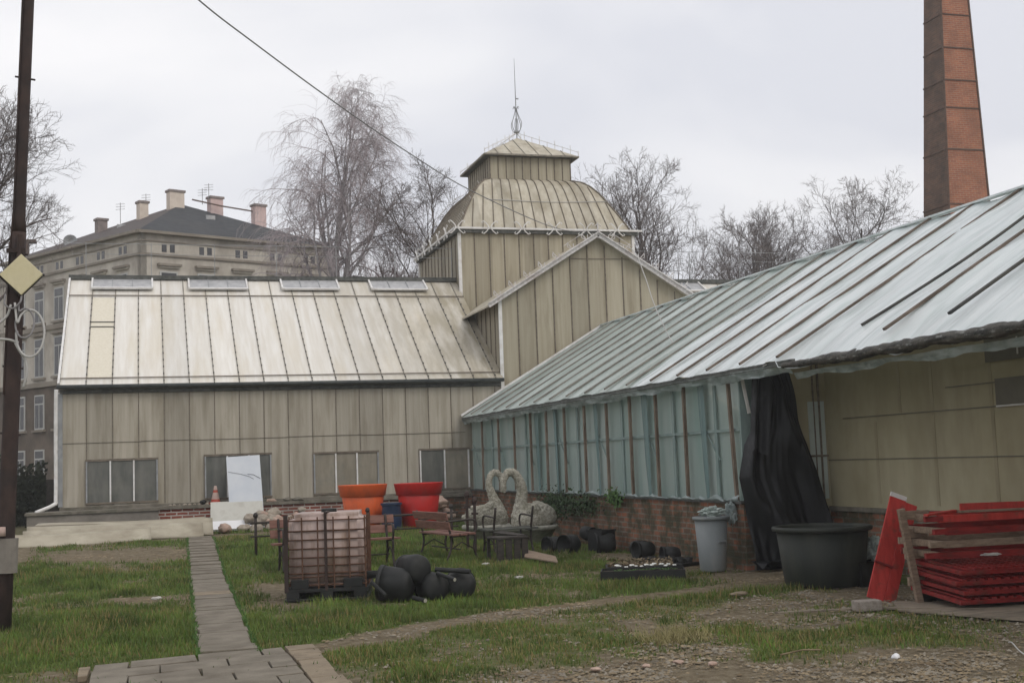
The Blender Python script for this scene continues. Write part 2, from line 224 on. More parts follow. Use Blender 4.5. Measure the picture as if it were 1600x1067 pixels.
# ------------------------------------------------------------ mesh helpers
class MB:
    def __init__(s): s.v = []; s.f = []; s.m = []; s.mi = 0
    def add(s, vs, fs):
        b = len(s.v); s.v += [tuple(v) for v in vs]
        for f in fs: s.f.append(tuple(i+b for i in f)); s.m.append(s.mi)
        return s
    def box(s, c, d, rz=0, mx=None):
        x, y, z = d[0]/2, d[1]/2, d[2]/2
        vs = [Vector(p) for p in ((-x, -y, -z), (x, -y, -z), (x, y, -z), (-x, y, -z), (-x, -y, z), (x, -y, z), (x, y, z), (-x, y, z))]
        m_ = mx if mx is not None else Matrix.Rotation(rz, 3, 'Z')
        return s.add([m_ @ v + Vector(c) for v in vs], [(0, 3, 2, 1), (4, 5, 6, 7), (0, 1, 5, 4), (1, 2, 6, 5), (2, 3, 7, 6), (3, 0, 4, 7)])
    def bx(s, x0, x1, y0, y1, z0, z1): return s.box(((x0+x1)/2, (y0+y1)/2, (z0+z1)/2), (x1-x0, y1-y0, z1-z0))
    def beam(s, a, b, w, h, up=(0, 0, 1)):
        a = Vector(a); b = Vector(b); d = b-a; l = d.length; d.normalize(); u = Vector(up)
        r = d.cross(u)
        if r.length < 1e-4: r = d.cross(Vector((0, 1, 0)))
        r.normalize(); u = r.cross(d)
        m_ = Matrix((r, d, u)).transposed()
        return s.box((a+b)/2, (w, l, h), mx=m_)
    def tube(s, pts, rad, n=8, cap=True):
        pts = [Vector(p) for p in pts]; k = len(pts)
        rad = [float(r) for r in rad] if hasattr(rad, '__len__') else [float(rad)]*k
        vs = []; pr = None
        for i, p in enumerate(pts):
            t = (pts[min(i+1, k-1)]-pts[max(i-1, 0)]).normalized()
            if pr is None: pr = t.orthogonal().normalized()
            pr = (pr - t*pr.dot(t)); pr = pr.normalized() if pr.length > 1e-6 else t.orthogonal().normalized()
            q = t.cross(pr)
            for j in range(n):
                a = 2*PI*j/n; vs.append(p + rad[i]*(math.cos(a)*pr+math.sin(a)*q))
        fs = [(i*n+j, i*n+(j+1) % n, (i+1)*n+(j+1) % n, (i+1)*n+j) for i in range(k-1) for j in range(n)]
        if cap: fs += [tuple(range(n-1, -1, -1)), tuple((k-1)*n+j for j in range(n))]
        return s.add(vs, fs)
    def lathe(s, prof, c=(0, 0, 0), n=32, mx=None, wob=0):
        vs = []; k = len(prof); c = Vector(c)
        for r, z in prof:
            for j in range(n):
                a = 2*PI*j/n; rr = max(r, 1e-4)*(1+wob*math.sin(3*a+1)); v = Vector((rr*math.cos(a), rr*math.sin(a), z))
                if mx is not None: v = mx @ v
                vs.append(v+c)
        fs = [(i*n+j, i*n+(j+1) % n, (i+1)*n+(j+1) % n, (i+1)*n+j) for i in range(k-1) for j in range(n)]
        return s.add(vs, fs)
    def quad(s, *p): return s.add(p, [tuple(range(len(p)))])
    def grid(s, fn, nu, nv):
        vs = [fn(i/nu, j/nv) for j in range(nv+1) for i in range(nu+1)]; w_ = nu+1
        return s.add(vs, [(j*w_+i, j*w_+i+1, (j+1)*w_+i+1, (j+1)*w_+i) for j in range(nv) for i in range(nu)])
    def prism(s, poly, ax, a, b):
        """extrude 2-D polygon along axis ax from a to b"""
        def P(p, t): return {0: (t, p[0], p[1]), 1: (p[0], t, p[1]), 2: (p[0], p[1], t)}[ax]
        n = len(poly); vs = [P(p, a) for p in poly]+[P(p, b) for p in poly]
        return s.add(vs, [tuple(range(n)), tuple(range(2*n-1, n-1, -1))]+[(i, i+n, (i+1) % n+n, (i+1) % n) for i in range(n)])
    def build(s, name, mats, parent=None, smooth=False, bevel=0, solid=0):
        me = bpy.data.meshes.new(name)
        off = Vector((0, 0, 0))
        if parent is not None and parent.get('_base') is not None and s.world: off = Vector(parent['_base'])
        me.from_pydata([tuple(Vector(v)-off) for v in s.v] if off.length else s.v, [], s.f)
        if not isinstance(mats, (list, tuple)): mats = [mats]
        for q in mats: me.materials.append(M[q] if isinstance(q, str) else q)
        me.polygons.foreach_set('material_index', s.m)
        if smooth: me.polygons.foreach_set('use_smooth', [True]*len(me.polygons))
        bm = bmesh.new(); bm.from_mesh(me); bmesh.ops.recalc_face_normals(bm, faces=bm.faces); bm.to_mesh(me); bm.free()
        me.update(); o = bpy.data.objects.new(name, me); col.objects.link(o)
        if parent is not None:
            o.parent = parent
            if s.world and parent.get('_base') is not None: o['_base'] = list(parent['_base'])
        if bevel:
            b = o.modifiers.new('bevel', 'BEVEL'); b.width = bevel; b.segments = 2; b.limit_method = 'ANGLE'; b.harden_normals = False
        if solid:
            q = o.modifiers.new('solid', 'SOLIDIFY'); q.thickness = solid
        return o
    world = False
class WB(MB): world = True      # geometry given in world metres, re-based on its parent's empty
def thing(name, label, cat, loc=(0, 0, 0), rz=0, group=None, rot=None):
    o = bpy.data.objects.new(name, None); col.objects.link(o); o.location = loc; o.rotation_euler = rot or (0, 0, rz)
    o.empty_display_size = .2; o['label'] = label; o['category'] = cat
    if group: o['group'] = group
    return o
def wthing(name, label, cat, loc, group=None):
    o = thing(name, label, cat, loc, 0, group); o['_base'] = list(loc); return o
def tag(o, label, cat, group=None):
    o['label'] = label; o['category'] = cat
    if group: o['group'] = group
    return o
def struct(o): o['kind'] = 'structure'; return o
def copytree(o, parent=None):
    c = o.copy(); col.objects.link(c)
    if parent: c.parent = parent
    for ch in [x for x in bpy.data.objects if x.parent == o]: copytree(ch, c)
    return c
def cr_path(pts, k=8):
    P = [Vector(p) for p in pts]; P = [2*P[0]-P[1]]+P+[2*P[-1]-P[-2]]; o = []
    for i in range(1, len(P)-2):
        for j in range(k):
            t = j/k; a, b, c, d = P[i-1:i+3]
            o.append(.5*((2*b)+(c-a)*t+(2*a-5*b+4*c-d)*t*t+(3*b-a-3*c+d)*t**3))
    o.append(P[-2]); return o
def sm(t): t = min(max(t, 0), 1); return t*t*(3-2*t)
def gz(x, y):
    return .25*sm((y-19)/9.)*(1-sm((x-6.8)/1.2)*.8)

# ------------------------------------------------------------ ground
patches = [(-.5, 24.8, 2.2, 1.4, -.65), (.3, 17.6, 1.2, .8, -.5), (-.2, 22.5, .9, 2.5, -.3), (1.7, 17.4, .4, 2.6, -.55), (5.2, 17.0, 1.6, .7, -.5), (-.4, 14, 1.4, 1.6, .35), (-1.2, 20.8, 1.4, 1.5, .35), (2.2, 13.7, 1.5, 1.0, .35),
           (7.9, 15.3, .9, .7, -.9), (7.3, 12.7, .9, .6, -.35), (6.4, 13.6, 1.1, .35, .4), (8.4, 11.4, 1.3, 1.4, -.9), (6.5, 10.2, .8, .3, .4), (6, 8.0, 2.6, 1.2, -.45), (3.2, 8.9, 1.7, .8, -.4), (2.2, 9.7, .5, .8, .35), (3.9, 22, 3, 4, .4), (7.6, 19, .6, 3.5, -.5),
           (0, 28.4, 3.2, .9, -.8), (-3, 27, 2, 2, -.5)]
trk = [(1.3, 11.6), (1.55, 11.75), (3.04, 12.95), (4.67, 13.53), (7.94, 14.62), (9, 15.2)]
def dtrack(x, y):
    b = 9
    for (ax, ay), (bx, by) in zip(trk, trk[1:]):
        t = max(0, min(1, ((x-ax)*(bx-ax)+(y-ay)*(by-ay))/((bx-ax)**2+(by-ay)**2))); b = min(b, math.hypot(x-ax-t*(bx-ax), y-ay-t*(by-ay)))
    return b
def track_y(x):
    for (ax, ay), (bx, by) in zip(trk, trk[1:]):
        if x <= bx: return ay+(by-ay)*(x-ax)/(bx-ax) if x > ax else 11.6
    return 15.2
def grassy(x, y):
    if x > 11 or x < -14 or y > 50: return .55
    n = mnoise.fractal(Vector((x*.9, y*.55, 3.1)), 1, 2, 4)*.5 + mnoise.noise(Vector((x*3.1, y*2.4, 9)))*.26 + mnoise.noise(Vector((x*8, y*6, 9)))*.12
    base = .74 if y > track_y(x) else .62
    g_ = base+n*1.0
    for px, py, rx, ry, k in patches: g_ += k*math.exp(-((x-px)/rx)**2-((y-py)/ry)**2)
    g_ -= 1.25*math.exp(-(dtrack(x, y)/.24)**2)
    return max(0, min(1, g_))
def axis(lo, a, b, hi, step):
    l = [a]; s = step
    while l[-1] > lo: s *= 1.35; l.append(l[-1]-s)
    l = l[::-1]; m_ = list(np.arange(a+step, b, step)); r = [b]; s = step
    while r[-1] < hi: s *= 1.35; r.append(r[-1]+s)
    return l+m_+r
gx = axis(-700, -5, 11, 700, .09); gy = axis(-200, 6.5, 31, 1100, .10)
nx, ny = len(gx), len(gy); vs = []; cols = []
for y in gy:
    for x in gx:
        near = -5 <= x <= 11 and 6 < y < 31
        g_ = grassy(x, y) if near else .5
        h = gz(x, y) if y < 60 else .25
        if near: h += mnoise.fractal(Vector((x*1.3, y*1.3, 0)), 1, 2, 3)*.018 + mnoise.noise(Vector((x*7, y*7, 5)))*.007 - .01
        vs.append((x, y, h)); cols += [g_, g_, g_, 1]
me = bpy.data.meshes.new('ground')
me.from_pydata(vs, [], [(j*nx+i, j*nx+i+1, (j+1)*nx+i+1, (j+1)*nx+i) for j in range(ny-1) for i in range(nx-1)])
ca = me.color_attributes.new('grass_cover', 'FLOAT_COLOR', 'POINT'); ca.data.foreach_set('color', cols)
me.polygons.foreach_set('use_smooth', [True]*len(me.polygons))
m, t, P = newmat('soil and turf'); Nn = t.nodes.new; Lk = t.links.new
at_ = Nn('ShaderNodeAttribute'); at_.attribute_name = 'grass_cover'; tc = Nn('ShaderNodeTexCoord')
def nzz(s, d=6):
    n = Nn('ShaderNodeTexNoise'); n.inputs['Scale'].default_value = s; n.inputs['Detail'].default_value = d; n.inputs['Roughness'].default_value = .65; Lk(tc.outputs['Object'], n.inputs[0]); return n.outputs[0]
def rmp(s, st):
    r = Nn('ShaderNodeValToRGB'); e = r.color_ramp.elements; e[0].position, e[0].color = st[0][0], val(st[0][1]); e[1].position, e[1].color = st[-1][0], val(st[-1][1])
    for p_, c_ in st[1:-1]: q = e.new(p_); q.color = val(c_)
    Lk(s, r.inputs[0]); return r.outputs[0]
soil = rmp(nzz(9), [(.3, (.10, .078, .05)), (.5, (.17, .138, .092)), (.62, (.215, .18, .125)), (.75, (.30, .26, .195))])
turf = rmp(nzz(5), [(.3, (.06, .082, .022)), (.55, (.10, .125, .036)), (.75, (.15, .14, .055))])
ad = Nn('ShaderNodeMath'); ad.operation = 'ADD'; Lk(at_.outputs['Fac'], ad.inputs[0])
nm = Nn('ShaderNodeMapRange'); nm.inputs[3].default_value = -.45; nm.inputs[4].default_value = .25; Lk(nzz(14), nm.inputs[0]); Lk(nm.outputs[0], ad.inputs[1])
fr = rmp(ad.outputs[0], [(.28, (0, 0, 0)), (.62, (1, 1, 1))])
mx = Nn('ShaderNodeMix'); mx.data_type = 'RGBA'; Lk(fr, mx.inputs[0]); Lk(soil, mx.inputs[6]); Lk(turf, mx.inputs[7]); Lk(mx.outputs[2], P.inputs['Base Color'])
P.inputs['Roughness'].default_value = 1; P.inputs['Specular IOR Level'].default_value = .1
bp = Nn('ShaderNodeBump'); bp.inputs['Strength'].default_value = .9; bp.inputs['Distance'].default_value = .03; Lk(nzz(28, 8), bp.inputs['Height']); Lk(bp.outputs[0], P.inputs['Normal'])
me.materials.append(m); go = bpy.data.objects.new('ground', me); col.objects.link(go); struct(go)

# grass blades ---------------------------------------------------------
def in_path(x, y):
    cx = .71+(y-12)*.0252
    if 11.5 < y < 27.6 and abs(x-cx) < .27: return True
    return y < 11.58+.18*x and -.52 < x < 1.5
def blades():
    V = []; nb = 0; rng = random.Random(3); C = []
    for _ in range(420000):
        y = 7+24*rng.random()**1.5; x = -2.6+.0*y+rng.random()*11.0
        if x < -1.9 and y < 15: continue
        if x > 8.05 and y > 15.8: continue
        if x > 9.4 or in_path(x, y): continue
        g_ = grassy(x, y)
        if rng.random() > max(0, (g_-.28))*1.25: continue
        if nb > 175000: break
        tuft = .5+.5*mnoise.noise(Vector((x*2.3, y*2.3, 1.7)))
        h = (.022+(.035+.085*max(0, tuft-.35)*1.5)*rng.random())*(.55+.7*g_)*(1.15 if y > 13 else .8)
        if dtrack(x, y) < .3: h *= .5
        a = rng.random()*PI; wd = .0045+.004*rng.random(); wd *= 1+max(0, y-12)*.04
        z = gz(x, y)-.01; lx, ly = (rng.random()-.5)*h*.9, (rng.random()-.5)*h*.9
        V += [(x-wd*math.cos(a), y-wd*math.sin(a), z), (x+wd*math.cos(a), y+wd*math.sin(a), z), (x+lx, y+ly, z+h)]
        r = rng.random(); dry = max(0, min(1, (mnoise.noise(Vector((x*.8, y*.8, 7)))+.15 if y > track_y(x) else .62+.5*mnoise.noise(Vector((x, y, 7))))*1.0))
        dry = 1 if (r < dry*.55) else 0
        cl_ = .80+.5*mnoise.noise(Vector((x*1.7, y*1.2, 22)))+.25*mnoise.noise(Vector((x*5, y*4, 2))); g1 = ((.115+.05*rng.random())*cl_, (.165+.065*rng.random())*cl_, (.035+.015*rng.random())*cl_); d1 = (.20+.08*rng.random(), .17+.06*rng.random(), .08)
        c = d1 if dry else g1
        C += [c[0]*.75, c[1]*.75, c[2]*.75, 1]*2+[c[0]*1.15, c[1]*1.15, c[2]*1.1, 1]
        nb += 1
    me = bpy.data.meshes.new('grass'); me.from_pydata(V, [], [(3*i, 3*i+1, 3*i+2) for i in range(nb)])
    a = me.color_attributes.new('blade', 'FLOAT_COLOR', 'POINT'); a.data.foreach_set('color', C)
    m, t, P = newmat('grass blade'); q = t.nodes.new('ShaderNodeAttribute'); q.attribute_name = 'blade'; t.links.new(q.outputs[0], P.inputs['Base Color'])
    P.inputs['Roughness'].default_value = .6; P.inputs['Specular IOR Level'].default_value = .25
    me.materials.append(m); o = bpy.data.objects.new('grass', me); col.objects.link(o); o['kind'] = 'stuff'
    o['label'] = 'short green and straw coloured grass growing over the yard'; o['category'] = 'grass'
blades()
def joint_weeds():
    rg = random.Random(77); V = []; n = 0
    for _ in range(9000):
        y = 8.5+19*rg.random()**1.4; cx_ = .71+(y-12)*.0252
        if y > 11.6: x = cx_+rg.choice((-1, 1))*(.25+abs(rg.gauss(0, .02)))
        else: x = rg.uniform(-.5, 1.5)
        if y < 11.6 and abs(((11.57-(y-.18*x))/.40) % 1) > .07: continue
        if rg.random() > .35+.6*mnoise.noise(Vector((x*2, y*2, 3))): continue
        h = rg.uniform(.015, .05); z = gz(x, y)+.02; w = .006; V += [(x-w, y, z), (x+w, y, z), (x+rg.gauss(0, .02), y+rg.gauss(0, .02), z+h)]; n += 1
    me = bpy.data.meshes.new('joint_weeds'); me.from_pydata(V, [], [(3*i, 3*i+1, 3*i+2) for i in range(n)]); me.materials.append(M['leaf'])
    o = bpy.data.objects.new('joint_weeds', me); col.objects.link(o); o['kind'] = 'stuff'; o['label'] = 'short green weeds growing in the joints of the paving'; o['category'] = 'weeds'
joint_weeds()
# gravel and litter ----------------------------------------------------
def scatter(name, n, region, rmin, rmax, mt, label, cat, seed, flat=.5, dens=None):
    rng = random.Random(seed); mb = MB()
    oct_ = [(1, 0, 0), (0, 1, 0), (-1, 0, 0), (0, -1, 0), (0, 0, 1)]; k = 0; tries = 0
    while k < n and tries < n*8:
        tries += 1
        x, y = region(rng)
        if in_path(x, y) and rng.random() < .93: continue
        if dens and rng.random() > dens(x, y): continue
        r = rmin+(rmax-rmin)*rng.random()**4; rz = rng.random()*PI; z = gz(x, y)
        vs = []
        for p in oct_:
            q = Vector(p)*(r*(.7+.6*rng.random())); q = Matrix.Rotation(rz, 3, 'Z') @ q; vs.append((x+q.x, y+q.y, z+q.z*flat+.001))
        mb.add(vs, [(0, 1, 4), (1, 2, 4), (2, 3, 4), (3, 0, 4)]); k += 1
    o = mb.build(name, mt); o['kind'] = 'stuff'; o['label'] = label; o['category'] = cat; return o
nofgr = lambda x, y: max(.03, 1-grassy(x, y)*1.2)*max(.06, min(1, .45+1.5*mnoise.fractal(Vector((x*.8, y*.8, 31)), 1, 2, 3)))
scatter('gravel', 12000, lambda r: (1.6+8*r.random(), 6.9+6.5*r.random()**1.3), .005, .027, 'peb', 'grey and pinkish gravel strewn over the bare foreground soil', 'gravel', 5, .6, nofgr)
scatter('leaf_litter', 20000, lambda r: (-2+10.5*r.random(), 7+18*r.random()**1.5), .008, .03, 'litter', 'dry brown leaf scraps and bark chips lying on the soil', 'leaf litter', 6, .35, nofgr)

# path and pavement ----------------------------------------------------
rng = random.Random(11); mb = MB(); y = 11.75
while y < 27.6:
    ln = rng.choice([.5, .5, .5, .35]); cx = .71+(y-12)*.0252+rng.uniform(-.015, .015)
    z = gz(cx, y+ln/2)+.012+rng.uniform(-.006, .008)
    mb.mi = 1 if 16.9 < y < 17.3 else 0
    mx_ = Matrix.Rotation(R(-1.5+rng.uniform(-1.4, 1.4)), 3, 'Z') @ Matrix.Rotation(R(rng.uniform(-1, 1)), 3, 'X')
    mb.box((cx, y+ln/2, z), (.50+rng.uniform(-.02, .02), ln-.022, .05), mx=mx_); y += ln
mb.mi = 0
struct(mb.build('path', ['slab', 'slab_y'], bevel=.006))
mb = MB()
def pslab(x0, x1, y0, y1):
    z = .014+rng.uniform(-.006, .006); q = [(x0+.008, y0+.008), (x1-.008, y0+.008), (x1-.008, y1-.008), (x0+.008, y1-.008)]
    P_ = [(x+rng.uniform(-.008, .008), y+.18*x+rng.uniform(-.008, .008)) for x, y in q]
    tz = [rng.uniform(-.004, .004) for _ in P_]
    mb.add([(x, y, z-.03) for x, y in P_]+[(x, y, z+.022+t) for (x, y), t in zip(P_, tz)], [(3, 2, 1, 0), (4, 5, 6, 7), (0, 1, 5, 4), (1, 2, 6, 5), (2, 3, 7, 6), (3, 0, 4, 7)])
for j in range(9):
    y1 = 11.57-j*.40; xs = [-.45, .1, .66, 1.20] if j % 2 else [-.45, -.15, .42, .98, 1.20]
    for xa, xb in zip(xs, xs[1:]): pslab(xa, xb, y1-.40, y1)
mb.mi = 1
for j in range(9): pslab(1.21+rng.uniform(-.01, .01), 1.47+rng.uniform(-.03, .03), 11.55-(j+1)*.31, 11.56-j*.31)
pslab(-.56, -.46, 11.0, 11.5)
mb.mi = 0
struct(mb.build('pavement', ['slab', 'slab_y'], bevel=.006))

# ------------------------------------------------------------ left and right wings of the palm house
EZ, EY, RY, RZ, FY = 3.83, 31.33, 36.2, 7.15, 31.5
def wing(x0, x1, label, nvents, vx, endleft):
    T = wthing('greenhouse_wing', label, 'greenhouse', (x0, FY, 0))
    def add(name, mb, mt, **k): return mb.build(name, mt, T, **k)
    sl_ = (RZ-EZ)/(RY-EY); nrm = Vector((0, -sl_, 1)).normalized()
    w_ = WB(); w_.bx(x0, x1, FY, FY+.06, .9, EZ-.02); add('front_wall', w_, 'fib_wall')
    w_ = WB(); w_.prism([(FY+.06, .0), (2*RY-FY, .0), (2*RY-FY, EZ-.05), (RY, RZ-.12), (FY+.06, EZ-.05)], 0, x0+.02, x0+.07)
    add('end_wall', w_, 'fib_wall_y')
    w_ = WB(); w_.bx(x0, x1, 2*RY-FY-.06, 2*RY-FY, 0, EZ); add('back_wall', w_, 'fib_wall')
    w_ = WB()
    w_.prism([(EY, EZ), (RY, RZ), (RY, RZ-.05), (EY, EZ-.05)], 0, x0, x1); add('roof', w_, 'fib_roof')
    w_ = WB(); w_.prism([(2*RY-EY, EZ), (RY, RZ), (RY, RZ-.05), (2*RY-EY, EZ-.05)], 0, x0, x1); add('roof', w_, 'fib_roof')
    n = round((x1-x0)/.6)
    L_ = Vector((0, RY-EY, RZ-EZ)).length
    for i in range(n+1):
        x = x0+i*.6
        if x > x1-.05: x = x1-.03
        w_ = WB()
        if i: w_.bx(x-.008, x+.008, FY-.016, FY-.001, .95, EZ-.1); add('wall_bar', w_, 'bar')
        w_ = WB(); w_.mi = 0
        a = Vector((x, EY, EZ+.012)); b = Vector((x, RY-.02, RZ+.0)); w_.beam(a, b, .022, .03, nrm)
        w_.mi = 1; k = 14
        for j in range(k):
            q = a.lerp(b, (j+.3)/k*.82); w_.box(q+nrm*.022, (.027, .045, .026), mx=Matrix.Rotation(math.atan(sl_), 3, 'X'))
        add('roof_bar', w_, ['barw', 'clip'])
    # horizontal rails on the roof
    for t_, th, mt in ((.805, .022, 'bar'), (.045, .016, 'bar')):
        w_ = WB(); p = Vector((0, EY, EZ)).lerp(Vector((0, RY, RZ)), t_)+nrm*.035
        w_.beam((x0, p.y, p.z), (x1, p.y, p.z), .03, th, nrm); add('roof_rail', w_, mt)
    w_ = WB(); w_.tube([(x0-.06, EY-.05, EZ-.045), (x1, EY-.05, EZ-.045)], .05, 8); add('gutter', w_, 'gutter', smooth=True)
    w_ = WB(); w_.bx(x0, x1, FY-.05, FY-.002, EZ-.2, EZ-.1); add('eave_board', w_, 'ridge')
    w_ = WB(); w_.bx(x0-.05, x1, RY-.14, RY+.14, RZ+.03, RZ+.07); w_.bx(x0-.05, x1, RY-.06, RY+.06, RZ-.02, RZ+.03)
    w_.bx(x0-.05, x1, RY-.16, RY-.12, RZ-.05, RZ+.03); add('ridge_board', w_, 'ridge')
    # ridge railing
    w_ = WB(); zt = RZ+.98
    w_.tube([(x0, RY, zt), (x1, RY, zt)], .008, 5); w_.tube([(x0, RY, zt-.3), (x1, RY, zt-.3)], .006, 5)
    add('ridge_railing', w_, 'galv')
    x = x0+.4
    while x < x1:
        w_ = WB(); w_.beam((x, RY, RZ+.05), (x, RY, zt+.02), .016, .016); add('railing_post', w_, 'galv'); x += 1.75
    # vents near the ridge
    for vx0, vx1 in vx:
        p0 = Vector((0, EY, EZ)).lerp(Vector((0, RY, RZ)), .865); p1 = Vector((0, EY, EZ)).lerp(Vector((0, RY, RZ)), .985)
        lift = .10
        f = WB(); a, b = p0+nrm*lift, p1+nrm*.05
        for xx in (vx0, vx1): f.beam((xx, a.y, a.z), (xx, b.y, b.z), .045, .06, nrm)
        f.beam((vx0-.02, a.y-.03, a.z-.02), (vx1+.02, a.y-.03, a.z-.02), .05, .05, nrm)
        fo = add('roof_vent', f, 'white')
        g2 = WB(); g2.quad((vx0, a.y, a.z-.01), (vx1, a.y, a.z-.01), (vx1, b.y, b.z-.01), (vx0, b.y, b.z-.01))
        po = g2.build('vent_pane', ['vent'], T); po.parent = fo
        g3 = WB()
        for xx in (vx0+(vx1-vx0)/3, vx0+2*(vx1-vx0)/3): g3.beam((xx, a.y, a.z), (xx, b.y, b.z), .02, .02, nrm)
        g3.build('vent_bar', 'galv', T).parent = fo
        for o in bpy.data.objects:
            pass
    # verge boards
    for xe in ((x0-.02,) if endleft else (x1+.02,)):
        w_ = WB(); w_.beam((xe, EY-.05, EZ+.0), (xe, RY, RZ+.02), .05, .12, nrm); add('verge_board', w_, 'white')
    w_ = WB(); w_.bx(x0-.012, x1, FY-.07, FY+.02, .86, .93); add('sill', w_, 'ledge')
    return T, add
LW, addL = wing(-1.96, 9.04, 'long cream fibreglass greenhouse wing with sloping pale roof, left of the domed tower', 4,
     [(-1.38, .21), (1.20, 2.80), (3.78, 5.40), (6.36, 8.0)], True)
# lower windows of the left wing
for (a, b, n, z1, mt) in ((-1.36, .26, 3, 2.02, ['pane_dark']*3), (1.40, 2.98, 3, 2.05, ['pane_dark']*3), (4.06, 5.68, 3, 2.02, ['pane_tan', 'pane_tan', 'pane_tan']), (6.78, 8.06, 2, 2.02, ['pane_dark', 'pane_tan'])):
    f = WB(); z0 = 1.02; st = (b-a)/n
    f.bx(a-.03, b+.03, FY-.045, FY-.003, z1-.02, z1+.03); f.bx(a-.03, b+.03, FY-.045, FY-.003, z0-.04, z0); f.bx(a-.03, a-.019, FY-.045, FY-.003, z0, z1-.02)
    fo = f.build('window', 'bar', LW)
    for i in range(n+1):
        q = WB(); q.bx(a+i*st-.018, a+i*st+.018, FY-.052, FY-.004, z0, z1-.02); q.build('window_post', 'white' if i in (1, 2) or n == 2 else 'galv', LW).parent = fo
    for i in range(n):
        q = WB(); q.bx(a+i*st+.02, a+(i+1)*st-.02, FY-.018, FY-.004, z0+.002, z1-.022); q.build('pane', mt[i], LW).parent = fo
w_ = WB()
for i, (xa, xb) in enumerate(((-1.9, -.1), (-.1, 1.1), (1.1, 3.4), (3.4, 5.3), (5.3, 8.0))):
    w_.bx(xa, xb, FY-.014, FY-.002, 2.44+.012*(i % 2), 2.452+.012*(i % 2))
w_.build('wall_seam', 'fib_dark', LW)
sl_ = (RZ-EZ)/(RY-EY); nrm = Vector((0, -sl_, 1)).normalized()
w_ = WB(); p0 = Vector((0, EY, EZ)).lerp(Vector((0, RY, RZ)), .05)+nrm*.008; p1 = Vector((0, EY, EZ)).lerp(Vector((0, RY, RZ)), .79)+nrm*.008
w_.quad((-1.34, p0.y, p0.z), (-.78, p0.y, p0.z), (-.78, p1.y, p1.z), (-1.34, p1.y, p1.z)); w_.build('patch_pane', 'fib_patch', LW)
w_ = WB()
for t_ in (.50, .545):
    p = Vector((0, EY, EZ)).lerp(Vector((0, RY, RZ)), t_)+nrm*.02; w_.beam((-1.35, p.y, p.z), (-.77, p.y, p.z), .03, .015, nrm)
w_.build('patch_rail', 'iron_gr', LW)
# down pipe at the left corner
w_ = WB(); w_.tube(cr_path([(-2.02, 31.2, 3.72), (-2.03, 31.22, 3.5), (-2.04, 31.3, 2.5), (-2.04, 31.3, 1.2), (-2.08, 31.2, 1.02), (-2.45, 30.9, .86)], 5), .045, 8)
w_.build('downpipe', 'white', LW, smooth=True)
w_ = WB(); w_.bx(-2.0, -1.9, FY-.03, FY-.004, .95, EZ-.2); w_.build('corner_board', 'galv', LW)
# plinth
w_ = WB(); w_.bx(-2.62, .28, 30.55, 31.48, .1, .80); w_.build('rendered_plinth', 'concrete', LW)
w_ = WB(); w_.bx(-2.66, .30, 30.5, 31.49, .80, .86); w_.bx(.30, 8.02, 31.02, 31.49, .80, .87); w_.build('ledge', 'ledge', LW)
w_ = WB(); w_.bx(.28, 6.55, 31.08, 31.48, .05, .80); w_.build('brick_plinth', 'brick_red', LW)
w_ = WB(); w_.bx(6.55, 8.02, 31.10, 31.48, .05, .80); w_.build('old_brick_plinth', 'brick_old', LW)
wing(14.66, 26.0, 'distant cream greenhouse wing behind the foil covered roof, right of the domed tower', 1, [(15.5, 17.0), (18.2, 19.8), (20.8, 22.4)], False)

# ------------------------------------------------------------ pavilion and tower
X0, X1, GY, TY0, TY1, TZ = 9.05, 14.63, 31.5, 35.6, 41.2, 8.60
PV = wthing('domed_palm_house', 'beige glazed tower with bell shaped dome, gabled front and iron finial', 'greenhouse tower', (11.84, 35.6, 0))
def addP(name, mb, mt, **k): return mb.build(name, mt, PV, **k)
cx = (X0+X1)/2; GA, GE = 7.66, 5.93
gs = (GA-GE)/(cx-X0)
w_ = WB(); w_.prism([(X0, 0), (X1, 0), (X1, GE), (cx, GA), (X0, GE)], 1, GY, GY+.06); addP('gable_wall', w_, 'fib_tower')
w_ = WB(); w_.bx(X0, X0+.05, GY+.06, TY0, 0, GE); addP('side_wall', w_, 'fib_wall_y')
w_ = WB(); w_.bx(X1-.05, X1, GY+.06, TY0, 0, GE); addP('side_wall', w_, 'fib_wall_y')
def ztop(x): return GA-gs*abs(x-cx)
i = 1
while X0+i*.507 < X1-.1:
    x = X0+i*.507; w_ = WB(); w_.bx(x-.013, x+.013, GY-.022, GY-.001, 2.6, ztop(x)-.08); addP('wall_bar', w_, 'bar'); i += 1
for k in range(1, 9):
    y = GY+k*.46; w_ = WB(); w_.bx(X0-.022, X0-.001, y-.013, y+.013, 3.8, GE-.05); addP('wall_bar', w_, 'bar')
w_ = WB(); w_.bx(X0-.04, X0+.05, GY-.05, GY-.003, 3.2, GE-.02); addP('corner_board', w_, 'white')
w_ = WB(); w_.bx(11.1, 12.9, GY-.02, GY-.001, 7.05, 7.065); addP('wall_seam', w_, 'bar')
